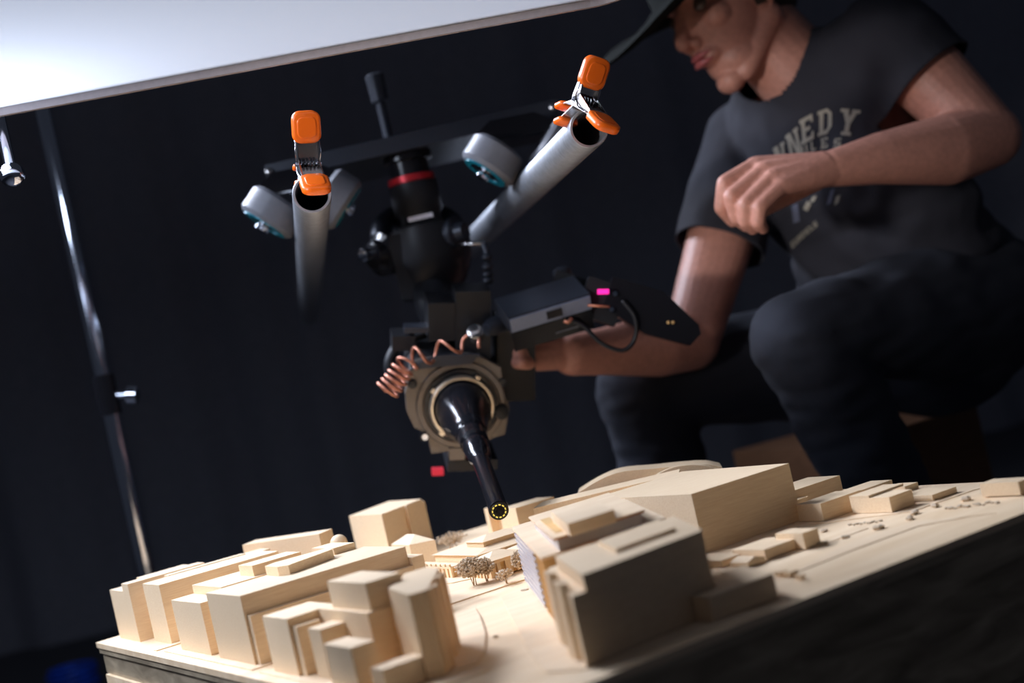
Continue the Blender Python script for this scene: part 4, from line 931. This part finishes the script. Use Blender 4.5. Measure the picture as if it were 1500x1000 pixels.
def glyph(bm, quads, ox, oy, ex, ey, k=4):
    """quads in a 4 x 6 grid; origin and edge vectors are points of the chest as seen from the front"""
    for q in quads:
        rows = []
        for i in range(k+1):
            row = []
            for j in range(k+1):
                s, t_ = i/k, j/k
                gx = (q[0][0]*(1-s)+q[1][0]*s)*(1-t_)+(q[3][0]*(1-s)+q[2][0]*s)*t_; gy = (q[0][1]*(1-s)+q[1][1]*s)*(1-t_)+(q[3][1]*(1-s)+q[2][1]*s)*t_
                p = onshirt(ox+ex[0]*gx/4+ey[0]*gy/6, oy+ex[1]*gx/4+ey[1]*gy/6)
                if p is None: return
                row.append(bm.verts.new(p))
            rows.append(row)
        for i in range(k):
            for j in range(k): bm.faces.new((rows[i][j], rows[i+1][j], rows[i+1][j+1], rows[i][j+1]))
def printed(name, items, mat):
    bm = BM()
    for ch_, ox, oy, ex, ey in items: glyph(bm, LET[ch_] if isinstance(ch_, str) else ch_, ox, oy, ex, ey)
    if len(bm.faces): o = obj(name, bm, mat, person)
printed('chest_lettering', [('N', 1138, 250, (14, -9), (-4, -34)), ('N', 1160, 236, (15, -12), (-8, -38)), ('E', 1175, 212, (18, -10), (-3, -36)), ('D', 1199, 200, (20, -7), (0, -37)), ('Y', 1228, 197, (22, 2), (8, -38))], 'print')
printed('second_line_lettering', [('U', 1176, 228, (8, -4), (-2, -14)), ('L', 1188, 222, (8, -4), (-1, -14)), ('E', 1203, 218, (10, -3), (0, -15)), ('S', 1221, 216, (10, -1), (2, -13))], 'print')
qd = [[(0, 0), (4, 0), (4, 6), (0, 6)]]
printed('emblem_mark', [([[(0, 2), (2, 0), (3.4, 2.6), (1.4, 5)]], 1176, 312, (14, -6), (2, -20))], 'print')
printed('emblem_mark', [([[(2.6, 3.6), (4.6, 3.2), (5.4, 5.4), (3.6, 5.8)]], 1176, 312, (14, -6), (2, -20))], 'print')
printed('emblem_mark', [(qd, 1222, 300, (6, -4), (3, -12))], 'print')
printed('emblem_shade', [(qd, 1163, 326, (9, -3), (-3, -26))], 'print2')
printed('emblem_shade', [(qd, 1211, 300, (6, -3), (6, -22))], 'print2')
arcl = []
for k in range(7):
    arcl.append((('E', 'U', 'N', 'D', 'E', 'L', 'S')[k], 1161+k*5.4, 363-k*5.4+(k*k*.1), (4.6, -4.4), (-2.5, -8)))
printed('lower_arc_lettering', arcl, 'print')
# jeans
KL = P(1170, 494, 1.80); KR = P(938, 562, 2.06); HL = HIP+lat*.09-sp*.03; HR = HIP-lat*.09-sp*.03
AL = P(1395, 925, 1.95); AR = P(1050, 985, 2.15); AL.z = .10; AR.z = .10
bm = BM(); ell(bm, HIP-sp*.04, lat, sp, fr, .165, .12, .135)
chain(bm, [(HL, .105), (HL.lerp(KL, .5), .088), (KL, .064), (KL.lerp(AL, .35)+f_*.01, .068), (KL.lerp(AL, .8), .055), (AL, .052)])
chain(bm, [(HR, .105), (HR.lerp(KR, .5), .090), (KR, .066), (KR.lerp(AR, .35)+f_*.01, .068), (KR.lerp(AR, .8), .055), (AR, .052)])
jb = remesh(bm, .006, 6)
for v in jb.verts: v.co += v.normal*(.006*noise.noise(v.co*12)+.0035*noise.noise(Vector((v.co.x*20, v.co.y*20, v.co.z*55))))
obj('jeans', jb, 'jeans', person, smooth=True)
for A_, K_ in ((AL, KL), (AR, KR)):
    fd = Vector((K_.x-HIP.x, K_.y-HIP.y, 0)).normalized(); bm = BM()
    g0 = Vector((A_.x, A_.y, 0)); chain(bm, [(g0+Vector((0, 0, .14)), .048), (g0+Vector((0, 0, .06)), .046), (g0+fd*.09+Vector((0, 0, .045)), .040), (g0+fd*.17+Vector((0, 0, .035)), .034)])
    cone(bm, g0-fd*.03+Vector((0, 0, .045)), .042, g0+Vector((0, 0, .06)), .04)
    b3 = remesh(bm, .006, 4)
    for v in b3.verts: v.co.z = max(v.co.z, .003)
    obj('boot', b3, 'boot', person, smooth=True)
# wooden box he sits on
hz = .30; bdir = Vector((fr.x, fr.y, 0)).normalized(); blat = Vector((-bdir.y, bdir.x, 0))
bc = Vector((HIP.x, HIP.y, 0))
q = P(1150, 690, 2.25); bf = P(1262, 690, 2.20)
at_ = thing('apple_box', bc, 'brown wooden box under the crouching man, glimpsed beside his shins', 'box')
bm = BM(); cb_ = (P(1160, 690, 2.22)+P(1330, 690, 2.30))/2; cb_.z = 0
xd = Vector((P(1330, 690, 2.30).x-P(1160, 690, 2.22).x, P(1330, 690, 2.30).y-P(1160, 690, 2.22).y, 0)).normalized(); yd = Vector((-xd.y, xd.x, 0))
if yd.dot(f_) < 0: yd = -yd
obox(bm, Vector((cb_.x, cb_.y, hz/2))+xd*.085+yd*.10, xd, yd, UP, .30, .30, hz); obj('box_body', bm, 'box', at_, bevel=.006)
bm = BM(); obox(bm, Vector((cb_.x, cb_.y, hz*.6))+xd*.085-yd*.0505, xd, yd, UP, .11, .004, .03); obj('hand_slot', bm, 'blk', at_, bevel=.001)
q = P(1085, 700, 2.75); bm = BM(); c = Vector((q.x, q.y, .11)); ell(bm, c, r0, Vector((-r0.y, r0.x, 0)), UP, .10, .10, .12)
for v in bm.verts: v.co += noise.noise_vector(v.co*9)*.02; v.co.z = max(v.co.z, .001)
tag(obj('canvas_bag', bm, 'canvas', smooth=True, origin=(q.x, q.y, 0)), 'dim khaki canvas bag on the floor between the man and the model', 'bag')
